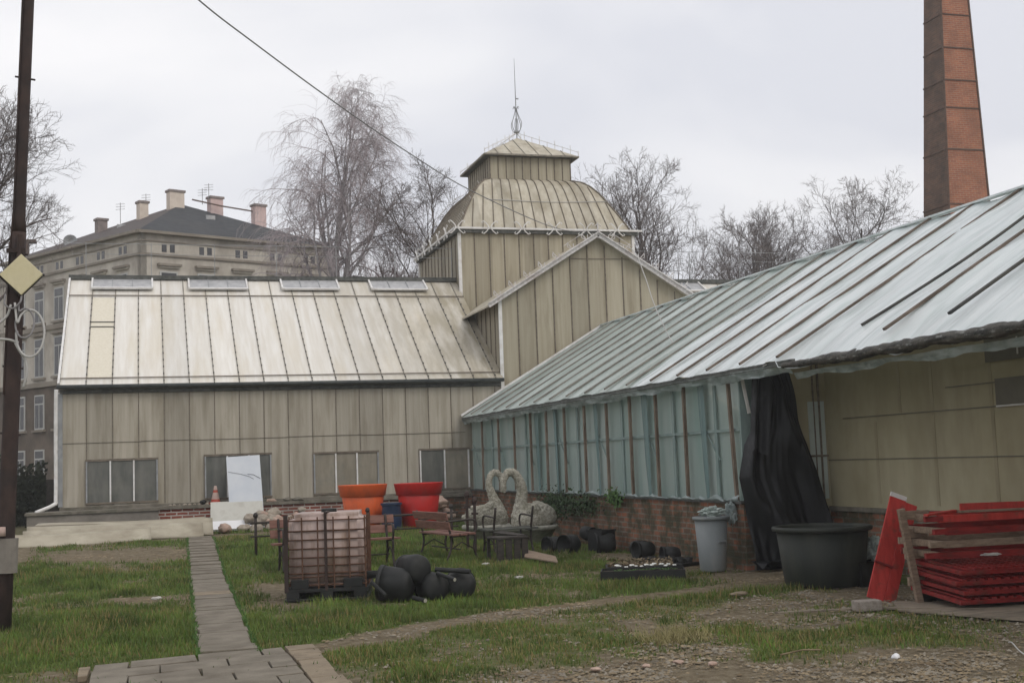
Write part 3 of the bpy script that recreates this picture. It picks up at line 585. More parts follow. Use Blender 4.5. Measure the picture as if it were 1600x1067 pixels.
# gable roof
for s in (-1, 1):
    d = Vector((s*(cx-X0), 0, -(GA-GE))).normalized(); up = Vector((s*gs, 0, 1)).normalized()
    far = (cx-X0)+.36
    a = Vector((cx, 0, GA+.05)); b = Vector((cx+s*far, 0, GA+.05-gs*far))
    w_ = WB(); w_.add([(a.x, GY-.2, a.z), (b.x, GY-.2, b.z), (b.x, TY0, b.z), (a.x, TY0, a.z), (a.x, GY-.2, a.z-.05), (b.x, GY-.2, b.z-.05), (b.x, TY0, b.z-.05), (a.x, TY0, a.z-.05)],
          [(0, 1, 2, 3), (4, 7, 6, 5), (0, 4, 5, 1), (1, 5, 6, 2), (2, 6, 7, 3)]); addP('gable_roof', w_, 'fib_dome')
    w_ = WB(); w_.beam((a.x, GY-.23, a.z-.02), (b.x, GY-.23, b.z-.02), .05, .11, up)
    w_.beam((a.x, GY-.27, a.z+.045), (b.x, GY-.27, b.z+.045), .09, .03, up); bb = addP('barge_board', w_, 'pinkw')
    cr_ = WB(); k = 0; t_ = .35
    while t_ < far-.1:
        p = Vector((cx+s*t_, GY-.25, GA+.05-gs*t_+.06)); ww = p+up*.2
        cr_.tube([p, ww+d*.03], .016, 4)
        cr_.tube([p+d*.02, p+up*.1+d*.09, ww-d*(-.05)-up*.03], .012, 4); cr_.tube([p-d*.05, p+up*.09-d*.11], .012, 4)
        t_ += .42
    cr_.tube([(cx+s*.2, GY-.25, GA+.2), (cx+s*1.0, GY-.25, GA+.2-gs*.8)], .009, 4)
    cr_.build('gable_cresting', 'pinkw', PV)
w_ = WB(); w_.tube([(cx, GY-.25, GA+.05), (cx, GY-.25, GA+.36)], [.03, .012], 6); w_.tube([(cx-.1, GY-.25, GA+.25), (cx, GY-.25, GA+.33), (cx+.1, GY-.25, GA+.25)], .012, 5); addP('gable_finial', w_, 'pinkw')
# tower body
w_ = WB()
w_.bx(X0, X1, TY0, TY0+.05, 5, TZ); addP('tower_wall', w_, 'fib_tower')
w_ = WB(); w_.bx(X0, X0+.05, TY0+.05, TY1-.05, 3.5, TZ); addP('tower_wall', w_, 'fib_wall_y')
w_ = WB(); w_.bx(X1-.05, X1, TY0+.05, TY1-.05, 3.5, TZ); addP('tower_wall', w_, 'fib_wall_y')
w_ = WB(); w_.bx(X0, X1, TY1-.05, TY1, 3.5, TZ); addP('tower_wall', w_, 'fib_tower')
for k in range(1, 12):
    x = X0+k*.467; w_ = WB(); w_.bx(x-.013, x+.013, TY0-.022, TY0-.001, 5.6, TZ-.1); addP('tower_bar', w_, 'bar')
    y = TY0+k*.467; w_ = WB(); w_.bx(X0-.022, X0-.001, y-.013, y+.013, 6, TZ-.1); addP('tower_bar', w_, 'bar')
for (x, y) in ((X0, TY0), (X1, TY0), (X0, TY1)):
    w_ = WB(); w_.bx(x-.045, x+.045, y-.045, y+.03, 5.7, TZ-.1); addP('corner_board', w_, 'white')
# cornice
ov = .16
for (a, b) in (((X0-ov, TY0-ov), (X1+ov+.1, TY0-ov)), ((X0-ov, TY0-ov+.04), (X0-ov, TY1+ov)), ((X1+ov, TY0-ov+.04), (X1+ov, TY1+ov)), ((X0-ov+.04, TY1+ov), (X1+ov-.04, TY1+ov))):
    w_ = WB(); w_.beam((*a, TZ+.03), (*b, TZ+.03), .05, .055); addP('cornice', w_, 'white')
w_ = WB(); w_.bx(X0-ov+.03, X1+ov-.03, TY0-ov+.03, TY0, TZ-.10, TZ+.0); w_.bx(X0-ov+.03, X0, TY0, TY1, TZ-.10, TZ); w_.bx(X1, X1+ov-.03, TY0, TY1, TZ-.10, TZ); w_.bx(X0, X1, TY0, TY1, TZ-.03, TZ+.0)
addP('soffit', w_, 'ridge')
def scroll(w_, c, dx, s=.17):
    """small iron cross of two arcs on a rail"""
    c = Vector(c); dx = Vector(dx)
    for q in (-1, 1):
        pts = [c+dx*(q*s*math.sin(a)*1.0)*(1.0)+Vector((0, 0, 1))*(s*1.25*math.cos(a)*1.0) for a in np.linspace(0.25, PI-.25, 7)]
        pts = [c+dx*q*(s*.2+s*.95*abs(t_)**1.7)+Vector((0, 0, t_*s*1.15)) for t_ in np.linspace(-1, 1, 9)]
        w_.tube(pts, .019, 4)
        for e_, z_ in ((pts[-1], -1), (pts[0], 1)): w_.tube([e_, e_+dx*q*.06+Vector((0, 0, .03*z_)), e_+dx*q*.02+Vector((0, 0, .07*z_))], .014, 4)
for k in range(6):
    w_ = WB(); scroll(w_, (X0-ov+.05+k*1.02, TY0-ov-.04, TZ+.05), (1, 0, 0)); addP('cornice_ornament', w_, 'white')
for k in range(1, 6):
    w_ = WB(); scroll(w_, (X0-ov-.04, TY0-ov+k*1.05, TZ+.07), (0, 1, 0)); addP('cornice_ornament', w_, 'white')
# bell dome
prof = [(2.76, TZ+.03), (2.66, 8.85), (2.53, 9.1), (2.38, 9.38), (2.21, 9.68), (2.03, 9.98), (1.83, 10.24), (1.62, 10.42), (1.36, 10.53)]
cy = (TY0+TY1)/2
def dome_side(k, name='dome'):
    w_ = WB(); n = 16; rot = Matrix.Rotation(k*PI/2, 3, 'Z')
    vs = []
    for r, z in prof:
        for i in range(n+1): v = rot @ Vector((-r+2*r*i/n, -r, 0)); vs.append((cx+v.x, cy+v.y, z))
    fs = [(j*(n+1)+i, j*(n+1)+i+1, (j+1)*(n+1)+i+1, (j+1)*(n+1)+i) for j in range(len(prof)-1) for i in range(n)]
    w_.add(vs, fs); o = w_.build(name, 'fib_dome', PV, smooth=True)
    for i in range(0, n+1):
        # ribs run straight down the face; outer ones die into the hips
        x_off = -2.7+5.4*i/n
        pts = []
        for (r, z), (r2_, z2) in zip(prof, prof[1:]+[prof[-1]]):
            xx = x_off*(.55+.45*r/2.76) if i not in (0, n) else (-r if i == 0 else r)
            if abs(xx) > r+1e-3:
                break
            v = rot @ Vector((xx, -r-.012, 0)); pts.append((cx+v.x, cy+v.y, z+.008))
        if len(pts) > 1:
            w_ = WB(); w_.tube(pts, .016 if i not in (0, n) else .024, 4); w_.build('dome_rib', 'bar', o)
            bpy.data.objects  # noqa
    return o
for k in range(4): dome_side(k)
# rope round the dome, hip spikes
w_ = WB(); r_ = 2.2
w_.tube(cr_path([(cx-r_-.02, cy-r_+.05, 9.70), (cx-1.2, cy-r_-.05, 9.66), (cx+.4, cy-r_-.05, 9.63), (cx+r_, cy-r_-.03, 9.70)], 8), .012, 5); addP('rope', w_, 'rope')
w_ = WB()
for k in range(7):
    t_ = k/6*6; r, z = prof[1+k]
    p = Vector((cx-r, cy+r, z)); w_.tube([p, p+Vector((-.12, .12, .1))], .012, 4); w_.tube([p+Vector((-.12, .02, .1)), p+Vector((-.12, .2, .14))], .01, 4)
    p = Vector((cx-r, cy-r, z))
    if k % 2: w_.tube([p, p+Vector((-.08, -.03, .09))], .01, 4)
w_.tube([(cx-r-.12, cy+r+.1, z+.1) for r, z in prof[1:]], .01, 4)
addP('dome_spikes', w_, 'white')
# lantern
lh = 1.34
for k in range(4):
    rot = Matrix.Rotation(k*PI/2, 3, 'Z'); w_ = WB()
    a = rot @ Vector((-lh, -lh, 0)); b = rot @ Vector((lh, -lh, 0)); a2 = rot @ Vector((-lh+.04, -lh+.04, 0)); b2 = rot @ Vector((lh-.04, -lh+.04, 0))
    C0 = Vector((cx, cy, 0))
    vs = [C0+p+Vector((0, 0, z)) for z in (10.5, 11.34) for p in (a, b, b2, a2)]
    w_.add(vs, [(0, 1, 5, 4), (2, 3, 7, 6), (4, 5, 6, 7), (0, 3, 2, 1)]); o = w_.build('lantern_wall', 'fib_tower' if k % 2 == 0 else 'fib_wall_y', PV)
    for i in range(11):
        q = rot @ Vector((-lh+2*lh*i/10, -lh-.01, 0)); w_ = WB(); w_.beam((cx+q.x, cy+q.y, 10.54), (cx+q.x, cy+q.y, 11.3), .024, .02); w_.build('lantern_bar', 'bar', o)
le = 1.56
for k in range(4):
    rot = Matrix.Rotation(k*PI/2, 3, 'Z'); C0 = Vector((cx, cy, 0)); w_ = WB()
    a = rot @ Vector((-le, -le, 0)); b = rot @ Vector((le, -le, 0))
    w_.add([C0+a+Vector((0, 0, 11.3)), C0+b+Vector((0, 0, 11.3)), Vector((cx, cy, 12.25))], [(0, 1, 2)])
    o = w_.build('lantern_roof', 'fib_dome', PV)
    w_ = WB(); w_.beam(C0+a+Vector((0, 0, 11.28)), C0+b+Vector((0, 0, 11.28)), .05, .05); w_.build('lantern_eave', 'barw', o)
    for i in range(1, 7):
        u = -le+2*le*i/7; f = 1-abs(u)/le
        p = rot @ Vector((u, -le, 0)); q = rot @ Vector((u, -le+le*f, 0)); w_ = WB()
        w_.beam(C0+p+Vector((0, 0, 11.31)), C0+q+Vector((0, 0, 11.31+.95*f)), .018, .02); w_.build('lantern_roof_bar', 'barw', o)
    # cresting on hips
    w_ = WB(); A = C0+a+Vector((0, 0, 11.3)); B = Vector((cx, cy, 12.25)); A2 = A+Vector((0, 0, .13)); B2 = B+Vector((0, 0, .17))
    w_.tube([A2, B2], .013, 4)
    for i in range(8):
        p = A.lerp(B, i/8); w_.tube([p, p+Vector((0, 0, .28 if i % 2 else .18))], .012, 4)
    w_.build('lantern_cresting', 'white', o)
w_ = WB(); z = 11.2
w_.bx(cx-le+.03, cx+le-.03, cy-le+.03, cy+le-.03, 11.255, 11.275); addP('lantern_soffit', w_, 'ridge')
F = WB(); F.tube([(cx, cy, 12.2), (cx, cy, 13.5), (cx, cy, 14.95)], [.02, .016, .006], 6)
for k in range(4):
    d = Matrix.Rotation(k*PI/2+.6, 3, 'Z') @ Vector((1, 0, 0))
    F.tube(cr_path([Vector((cx, cy, 12.42)), Vector((cx, cy, 12.50))+d*.15, Vector((cx, cy, 12.72))+d*.22, Vector((cx, cy, 12.95))+d*.12, Vector((cx, cy, 13.2))+d*.035, Vector((cx, cy, 13.3))+d*.09, Vector((cx, cy, 13.25))+d*.13], 4), .011, 4)
    F.tube(cr_path([Vector((cx, cy, 12.46))+d*.05, Vector((cx, cy, 12.7))+d*.07, Vector((cx, cy, 12.9))+d*.04], 4), .009, 4)
F.box((cx, cy, 12.45), (.16, .16, .05)); F.box((cx+.05, cy, 13.58), (.1, .02, .04))
F.build('finial', 'galv', PV)

# ------------------------------------------------------------ foil greenhouse on the right
GH = wthing('foil_greenhouse', 'low greenhouse with milky foil roof, brown battens and turquoise foil side on a brick base', 'greenhouse', (8.1, 24, 0))
def addG(name, mb, mt, **k): return mb.build(name, mt, GH, **k)
WX, EX, EZ2, RX, RZ2, NY, CY = 8.1, 7.9, 2.83, 11.9, 5.18, 16.05, 31.4
gsl = (RZ2-EZ2)/(RX-EX); gn = Vector((-gsl, 0, 1)).normalized(); YN = 5.0
def roofp(t_, y, lift=0): return Vector((EX+(RX-EX)*t_, y, EZ2+(RZ2-EZ2)*t_))+gn*lift
for nm, ya, yb, mt, amp in (('far', 19.6, CY, 'foil_far', .012), ('near', YN, 19.6, 'foil', .022)):
    w_ = WB()
    def fn(u, v, ya=ya, yb=yb, amp=amp):
        y = ya+(yb-ya)*v; big = amp*mnoise.fractal(Vector((u*2.2, y*.9, 2)), 1, 2, 4)*2
        big += .03*math.sin(PI*(((y-.03) % 1.07)/1.07))
        if y < 19.6: big += .012*mnoise.fractal(Vector((u*9+y*2.2, y*3.2-u*5, 4)), .8, 2, 3)
        if y < 13.9: big += .05*mnoise.noise(Vector((u*1.6+y*.35, y*1.1, 5)))*sm((13.9-y)/.5)
        dr = (.13*(1-u)**9*(1+.25*mnoise.noise(Vector((0, y*1.5, 8)))) if y < 14.5 else .035*(1-u)**12)
        p = roofp(u, y, big); p.z -= dr; return p
    w_.grid(fn, 70, int((yb-ya)*14)); addG('roof_foil', w_, mt, smooth=True)
w_ = WB(); w_.grid(lambda u, v: Vector((2*RX-EX-(RX-EX)*u, YN+(CY-YN)*v, EZ2+(RZ2-EZ2)*u)), 2, 2); addG('roof_foil', w_, 'foil')
y = CY-.35; ys = []
yy = 17.63
ylist = [yy+1.06*k for k in range(-4, 13)]
for y in ylist:
    if y < 14.0: continue
    w_ = WB(); w_.beam(roofp(.0, y, .045), roofp(.995, y, .045), .05, .03, gn); addG('batten', w_, 'strip' if y < 19.5 else 'strip_far')
w_ = WB(); w_.tube([roofp(t_, 13.35-.45*math.sin(t_*3), .035) for t_ in np.linspace(.12, .99, 14)], .02, 5); addG('batten', w_, 'strip_dk')
for y, t0 in ((12.21, .04), (11.12, .06), (10.0, .10), (8.95, .1), (7.9, .1)):
    w_ = WB(); w_.beam(roofp(t0, y, .065), roofp(.995, y, .07), .05, .03, gn); addG('batten', w_, 'strip' if y > 11.5 else 'strip_dk')
# ridge cap and far gable edge
w_ = WB(); w_.beam(roofp(1, YN, .05), roofp(1, CY, .05), .12, .03); addG('ridge_cap', w_, 'foil')
w_ = WB(); w_.beam(roofp(0, CY-.02, .05), roofp(1, CY-.02, .05), .06, .05, gn); addG('verge_strip', w_, 'white')
# eave beam, skirt of foil, bundle
w_ = WB(); w_.beam((EX+.02, 14.1, EZ2-.05), (EX+.02, CY, EZ2-.05), .05, .07); addG('eave_beam', w_, 'ridge')
w_ = WB()
def sk(u, v):
    y = 14.2+(CY-14.2)*u; n = mnoise.fractal(Vector((y*2.1, 0, v)), 1, 2, 4)
    d = (.11+.035*n+.05*mnoise.noise(Vector((y*.6, 3, 0))))*v
    return Vector((EX-.01-.03*v*math.sin(y*3+n*3)+.06*v, y, EZ2-.06-d*1.1))
w_.grid(sk, 220, 5); addG('foil_skirt', w_, 'foil_skirt', smooth=True)
w_ = WB(); rg = random.Random(4)
pts = []; rad = []
for k in range(220):
    y = 14.35-(14.35-YN)*k/219; n = mnoise.fractal(Vector((y*2.0, 1, 0)), 1, 2, 3)
    pts.append((EX+.02+.03*n, y, EZ2-.09+.02*mnoise.noise(Vector((y*1.3, 0, 4))))); rad.append((.042+.025*sm((14.0-y)/1.2))*(1+.4*n+.25*mnoise.noise(Vector((y*7, 0, 0)))))
w_.tube(pts, rad, 12); addG('foil_roll', w_, 'bundle', smooth=True)
w_ = WB()
def sk2(u, v):
    y = 14.3-(14.3-8.5)*u; n = mnoise.fractal(Vector((y*1.7, 2, 0)), 1, 2, 4)
    return Vector((EX+.10+.03*math.sin(y*5)+.05*v, y, EZ2-.18-v*max(.02, .09+.03*n+.10*mnoise.noise(Vector((y*.7, 6, 0))))))
w_.grid(sk2, 120, 4); addG('foil_skirt', w_, 'foil_skirt', smooth=True)
# brick base
w_ = WB(); w_.bx(WX, WX+.28, NY, CY, -.1, .93); addG('brick_base', w_, 'brick_old')
w_ = WB(); w_.bx(WX-.04, WX+.30, NY, CY, .93, .97); addG('sill', w_, 'ridge')
# posts
for k, y in enumerate((28.6, 27.27, 24.88, 23.7, 22.5, 21.3, 20.15, 19.0, 17.87, 16.2, 26.0, 30.1)):
    ln = -.12 if k == 9 else 0
    w_ = WB(); w_.beam((WX-.02, y, .97), (WX-.02, y+ln*-1, EZ2-.06), .055, .045, (1, 0, 0)); addG('post', w_, 'post')
# wall foil: wavy sheet
w_ = WB()
def wf(u, v):
    y = NY+.02+(CY-NY-.04)*u; z = .95+(EZ2-.95-.02)*v
    n = mnoise.noise(Vector((y*.9, z*.5, 2)))*.04+mnoise.noise(Vector((y*4, z*.8, 7)))*.010
    return Vector((WX+.07+n*.7, y, z))
w_.grid(wf, 340, 16); addG('wall_foil', w_, 'foil_wall', smooth=True)
rg = random.Random(8)
for y0_, wd in ((24.35, .2), (21.9, .22), (19.5, .30), (17.25, .26), (25.6, .3)):
    w_ = WB()
    def fd(u, v, y0_=y0_, wd=wd, s=rg.random()*9):
        z = .97+1.72*v; ww = wd*(.5+.5*v+.25*mnoise.noise(Vector((s, z*1.5, 0)))); y = y0_+(u-.5)*ww+.1*(v-.5)
        return Vector((WX+.0+.012*math.sin(u*9), y, z))
    w_.grid(fd, 8, 10); addG('foil_fold', w_, 'foil_dark', smooth=True)
w_ = WB()
def sf(u, v):
    y = 16.1+12*u; n = mnoise.fractal(Vector((y*3, 0, 0)), 1, 2, 4); return Vector((WX-.03-.04*math.sin(v*PI), y, .955+v*max(.008, (.06+.07*n+.14*mnoise.noise(Vector((y*1.1, 3, 3))))*(1-.5*u))))
w_.grid(sf, 200, 4); addG('crumpled_foil', w_, 'foil_skirt', smooth=True)
w_ = WB(); w_.beam((WX+.035, NY, 1.98), (WX+.035, CY, 1.98), .02, .04)
for y in np.arange(16.8, 31, 2.3): w_.beam((WX+.035, y, 1.55), (WX+.035, y+.55, 2.1), .018, .02)
addG('inner_look_rail', w_, 'inner')  # rail and braces in front of the foil, coloured as if seen through it
for y in (16.9, 18.45, 20.7, 23.1, 24.4, 26.6, 29.4):
    w_ = WB(); w_.beam((WX+.04, y, .98), (WX+.04, y, 2.75), .02, .085, (0, 1, 0)); addG('inner_look_post', w_, 'inner')  # posts in front of the foil, tinted to look as if behind it
for y in np.arange(17, 31, 1.75):
    w_ = WB(); w_.beam((9.7, y, 0), (9.7, y, 3.75), .09, .09); addG('inner_look_post', w_, 'post')
w_ = WB(); w_.bx(15.85, 15.9, YN, CY, 0, EZ2); addG('far_wall', w_, 'inside')
w_ = WB(); w_.prism([(EX+.25, .0), (2*RX-EX, .0), (2*RX-EX, EZ2-.1), (RX, RZ2-.1), (EX+.25, EZ2-.1)], 1, CY-.06, CY-.02); addG('end_wall', w_, 'inside')
w_ = WB(); w_.bx(8.9, 9.4, 17, 30.5, .7, .76); w_.bx(10.4, 14.4, 17, 30.5, .7, .76); addG('staging', w_, 'wood_dk')
# recessed near wall
QX = 9.5
w_ = WB(); w_.prism([(WX+.281, 0), (QX, 0), (QX, 3.55), (WX+.281, EZ2)], 1, NY, NY+.06); addG('return_wall', w_, 'fib_near')
w_ = WB(); w_.bx(WX+.0, WX+.279, NY-.04, NY-.004, .97, EZ2-.02); addG('door_jamb', w_, 'inner')
w_ = WB(); w_.beam((8.12, NY-.1, EZ2-.1), (8.2, NY-.12, 2.2), .04, .04); addG('leaning_batten', w_, 'lpaper')
w_ = WB(); w_.bx(9.28, 9.30, NY-.02, NY-.001, .9, 2.9); w_.bx(9.36, 9.39, NY-.025, NY-.001, .9, 2.9); w_.bx(9.15, 9.48, NY-.03, NY-.002, 1.55, 1.58); addG('return_bar', w_, 'bar')
w_ = WB(); w_.bx(9.20, 9.46, NY-.015, NY-.0005, .95, 2.35); addG('pale_strip', w_, 'foil_far')
w_ = WB(); w_.bx(QX, QX+.05, YN, NY-.0, .84, 3.6); addG('panel_wall', w_, 'fib_near')
w_ = WB(); w_.bx(QX-.02, QX+.25, YN, NY, -.1, .78); addG('stone_base', w_, 'brick_old')
w_ = WB(); w_.bx(QX-.06, QX+.1, YN, NY-.02, .78, .84); addG('panel_sill', w_, 'ledge')
for z, ya, yb in ((1.50, YN, NY), (2.08, YN, 15.6), (2.36, YN, 13.2)):
    w_ = WB(); w_.bx(QX-.012, QX-.0005, ya, yb, z-.006, z+.006); addG('panel_seam', w_, 'fib_dark')
for y, za, zb in ((14.8, .9, 2.0), (13.5, .9, 2.9), (12.35, .9, 2.9), (14.2, 2.1, 2.9)):
    w_ = WB(); w_.bx(QX-.005, QX-.0005, y-.03, y+.03, za, zb); addG('panel_seam', w_, 'fib_seam')
w_ = WB(); w_.bx(QX-.02, QX-.001, 9.5, 12.25, 2.08, 2.40); w_.bx(QX-.016, QX-.001, 8, 12.4, 2.6, 2.95); addG('patch_panel', w_, 'fib_dark')
w_ = WB(); w_.bx(QX-.026, QX-.021, 10, 12.25, 2.07, 2.09); w_.bx(QX-.03, QX-.021, 11.8, 11.82, 2.65, 2.85); addG('panel_trim', w_, 'lpaper')

# chimney stack ---------------------------------------------------------
CH = wthing('factory_chimney', 'tall square tapering red brick chimney with iron bands behind the foil roof', 'chimney', (30.15, 40.6, 0))
def ch_half(z): return .90+(10.6-z)*.034
def chx(z): return 30.17+(z-10.6)*.026
def chy(z): return 40.6
w_ = WB(); zt = 24
for z0, z1 in ((0, zt),):
    vs = []
    for z in (z0, z1):
        h = ch_half(z); c_ = chx(z); k_ = chy(z); vs += [(c_-h, k_-h, z), (c_+h, k_-h, z), (c_+h, k_+h*.8, z), (c_-h, k_+h*.8, z)]
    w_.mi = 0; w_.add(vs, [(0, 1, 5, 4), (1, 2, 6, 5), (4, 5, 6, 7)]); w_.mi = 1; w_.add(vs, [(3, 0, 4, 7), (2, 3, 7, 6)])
w_.build('shaft', ['brick_stack', 'brick_soot_shade'], CH)
for z in (10.75, 12.9, 14.55, 15.65, 16.95, 18.3, 20, 22):
    w_ = WB(); h = ch_half(z)+.018
    for s in (-1, 1):
        hb = h if s < 0 else h*.8; w_.bx(chx(z)-h, chx(z)+h, 40.6+s*hb-.016, 40.6+s*hb+.016, z-.022, z+.022); w_.bx(chx(z)+s*h-.016, chx(z)+s*h+.016, 40.6-h+.02, 40.6+h*.8-.02, z-.022, z+.022)
    w_.build('iron_band', 'steel_dark', CH)
w_ = WB(); h0, h1 = ch_half(8), ch_half(zt)
for (sx, sy) in ((1, -1), (-1, -1)):
    w_.beam((chx(8)+sx*(h0+.01), 40.6+sy*(h0+.01), 8), (chx(zt)+sx*(h1+.01), 40.6+sy*(h1+.01), zt), .06, .06)
w_.build('corner_iron', 'steel_dark', CH)

# ------------------------------------------------------------ tenement far left
def D2(p): return Vector(p)
TC = Vector((-.16, 64.85, 0)); TR = Vector((10.1, 69.0, 0)); ur = (TR-TC).normalized(); ul = Vector((-ur.y, ur.x, 0))
ul = (Vector((-6.15, 73.65, 0))-TC).normalized()
EZt = 13.9
TN = wthing('corner_tenement', 'old sooty corner apartment house with dark hipped slate roof behind the left wing', 'apartment house', tuple(TC))
def facade(T, O, u, ln, nin, eave, label_mt='stucco', bays=None, shift=0, lowdark=True):
    """O corner, u along, nin inward normal; returns nothing"""
    u = u.normalized(); nout = -nin.normalized()
    def slab(name, a, b, z0, z1, t0, t1, mt, par=T):
        w_ = WB(); p0 = O+u*a; p1 = O+u*b
        q = [p0+nout*t1, p1+nout*t1, p1+nout*t0, p0+nout*t0]
        w_.add([v+Vector((0, 0, z0)) for v in q]+[v+Vector((0, 0, z1)) for v in q], [(0, 1, 2, 3), (7, 6, 5, 4), (0, 4, 5, 1), (1, 5, 6, 2), (2, 6, 7, 3), (3, 7, 4, 0)])
        o = w_.build(name, mt, T)
        if par is not T: o.parent = par
        return o
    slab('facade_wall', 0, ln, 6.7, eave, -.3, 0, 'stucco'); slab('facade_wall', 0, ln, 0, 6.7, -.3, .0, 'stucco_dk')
    slab('string_course', -.05, ln+.0, 12.72, 12.84, 0.002, .10, 'cornice'); slab('string_course', 0, ln, 9.68, 9.95, .002, .16, 'cornice'); slab('string_course', 0, ln, 6.6, 6.85, .002, .2, 'cornice')
    slab('string_course', 0, ln, 13.45, 13.52, .002, .06, 'cornice')
    bays = bays or [1.1+1.85*k for k in range(int((ln-1)/1.85)+1)]
    for x in bays:
        for dx in (-.22, .22):
            slab('attic_window', x+dx-.13, x+dx+.13, 12.95, 13.36, .002, .012, 'win_dk')
        slab('window_hood', x-.62, x+.62, 12.22, 12.34, .002, .22, 'cornice'); slab('window_hood', x-.55, x+.55, 12.12, 12.22, .002, .12, 'stucco')
        for (z0, z1) in ((10.15, 11.95), (7.15, 9.3), (4.3, 6.2), (1.2, 3.2)):
            f = slab('window', x-.48, x+.48, z0, z1, .002, .05, 'win_fr')
            slab('pane', x-.40, x-.04, z0+.08, z1-.55, .051, .06, 'win_dk', f); slab('pane', x+.04, x+.40, z0+.08, z1-.55, .051, .06, 'win_dk', f)
            slab('pane', x-.40, x+.40, z1-.47, z1-.08, .051, .06, 'win_dk', f)
            slab('sill', x-.62, x+.62, z0-.14, z0-.01, .002, .16, 'cornice', f)
        slab('window_hood', x-.62, x+.62, 9.42, 9.52, .002, .2, 'cornice')
facade(TN, TC, ur, 11.2, ul, EZt, bays=[1.45+2.05*k for k in range(5)])
facade(TN, TC, ul, 13.5, ur, EZt, bays=[1.6+2.0*k for k in range(6)])
PK = TC+ur*5.6+ul*5.4; ovh = .28
e0 = TC-ur*ovh-ul*ovh; e1 = TC+ur*(11.2+ovh)-ul*ovh; e2 = TC+ur*(11.2+ovh)+ul*(13.5); e3 = TC-ur*ovh+ul*(13.5+ovh)
zE = EZt+.05; zP = 16.75
PK2 = TC+ur*5.6+ul*8.2
def tri(name, pts, mt, par=TN):
    w_ = WB(); w_.add(pts, [tuple(range(len(pts)))]); return w_.build(name, mt, par)
Z = lambda v, z: (v.x, v.y, z)
tri('roof', [Z(e0, zE), Z(e1, zE), Z(PK, zP)], 'roof_slate'); tri('roof', [Z(e3, zE), Z(e0, zE), Z(PK, zP), Z(PK2, zP-.35)], 'roof_brown'); tri('roof', [Z(e1, zE), Z(e2, zE), Z(PK2, zP-.35), Z(PK, zP)], 'roof_slate'); tri('roof', [Z(e2, zE), Z(e3, zE), Z(PK2, zP-.35)], 'roof_slate')
w_ = WB(); w_.beam(Z(e0, zE-.06), Z(e1, zE-.06), .12, .16); w_.beam(Z(e0, zE-.06), Z(e3, zE-.06), .12, .16); w_.build('eaves_cornice', 'cornice', TN)
w_ = WB(); w_.beam(Z(TC-ul*.2, zE-.1), Z(TC+ur*11.2-ul*.2, zE-.1), .35, .06); w_.beam(Z(TC-ur*.2, zE-.1), Z(TC+ul*13.5-ur*.2, zE-.1), .35, .06); w_.build('eaves_soffit', 'cornice', TN)
w_ = WB(); w_.add([Z(TC+ur*11.2, 0), Z(TC+ur*11.2+ul*13.5, 0), Z(TC+ur*11.2+ul*13.5, EZt), Z(TC+ur*11.2, EZt)], [(0, 1, 2, 3)]); w_.build('end_wall', 'stucco', TN)
def chimney(pos, w1, w2, z0, z1, mt):
    w_ = WB(); w_.box((pos.x, pos.y, (z0+z1)/2), (w1, w2, z1-z0), rz=math.atan2(ur.y, ur.x)); c = w_.build('chimney', mt, TN)
    w_ = WB(); w_.box((pos.x, pos.y, z1+.04), (w1+.12, w2+.12, .12), rz=math.atan2(ur.y, ur.x)); w_.build('chimney_cap', 'chim_gy', TN).parent = c
CAMP = Vector((0, 0, 1.65))
def pix(x, y, d):
    """metres of a point d ahead of the camera, used once to survey the roofscape"""
    return CAMP+fw*d+r2*((x-800)/1939*d)+d2*((y-533.5)/1939*d)
for (x, yt, yb, wd, mt, dd) in ((158, 345, 372, .55, 'chim_gy', 70), (222.5, 318, 345, .5, 'chim_cr', 69.5), (274, 301, 330, .85, 'chim_cr', 69.5), (336, 311, 334, .75, 'chim_pk', 70.5), (404, 323, 362, .7, 'chim_pk', 71)):
    p = pix(x, yt, dd); q = pix(x, yb+30, dd); chimney(Vector((p.x, p.y, 0)), wd, .5, q.z, p.z, mt)
w_ = WB()
for (x, yt, yb, d) in ((188, 317, 350, 70), (326, 287, 322, 70), (316, 295, 320, 70), (228, 303, 330, 71), (113, 375, 408, 70)):
    p = pix(x, yt, d); w_.tube([(p.x, p.y, p.z), (p.x, p.y, p.z-(yb-yt)/1939*d)], .022, 4)
    for k in range(3): w_.tube([(p.x-.25, p.y, p.z-.15*k-.1), (p.x+.25, p.y, p.z-.15*k-.05)], .013, 4)
w_.build('aerials', 'cable', TN)
p = pix(110, 378, 69); w_ = WB(); w_.lathe([(.01, 0), (.2, .03), (.36, .1), (.38, .12)], p, 16, Matrix.Rotation(R(80), 3, 'X')); w_.build('satellite_dish', 'galv', TN, smooth=True)
w_ = WB(); p = pix(330, 330, 69.8); q = pix(400, 333, 70.6); w_.tube([pix(300, 312, 69.5), pix(345, 322, 70), pix(405, 332, 71)], .05, 4); w_.build('roof_pipe', 'steel_dark', TN)
w_ = WB(); 
for (x, y, d) in ((329, 340, 65.9), (190, 354, 68.6)):
    p = pix(x, y, d); w_.box(p, (.5, .06, .22), rz=.3)
w_.build('skylight', 'vent', TN)
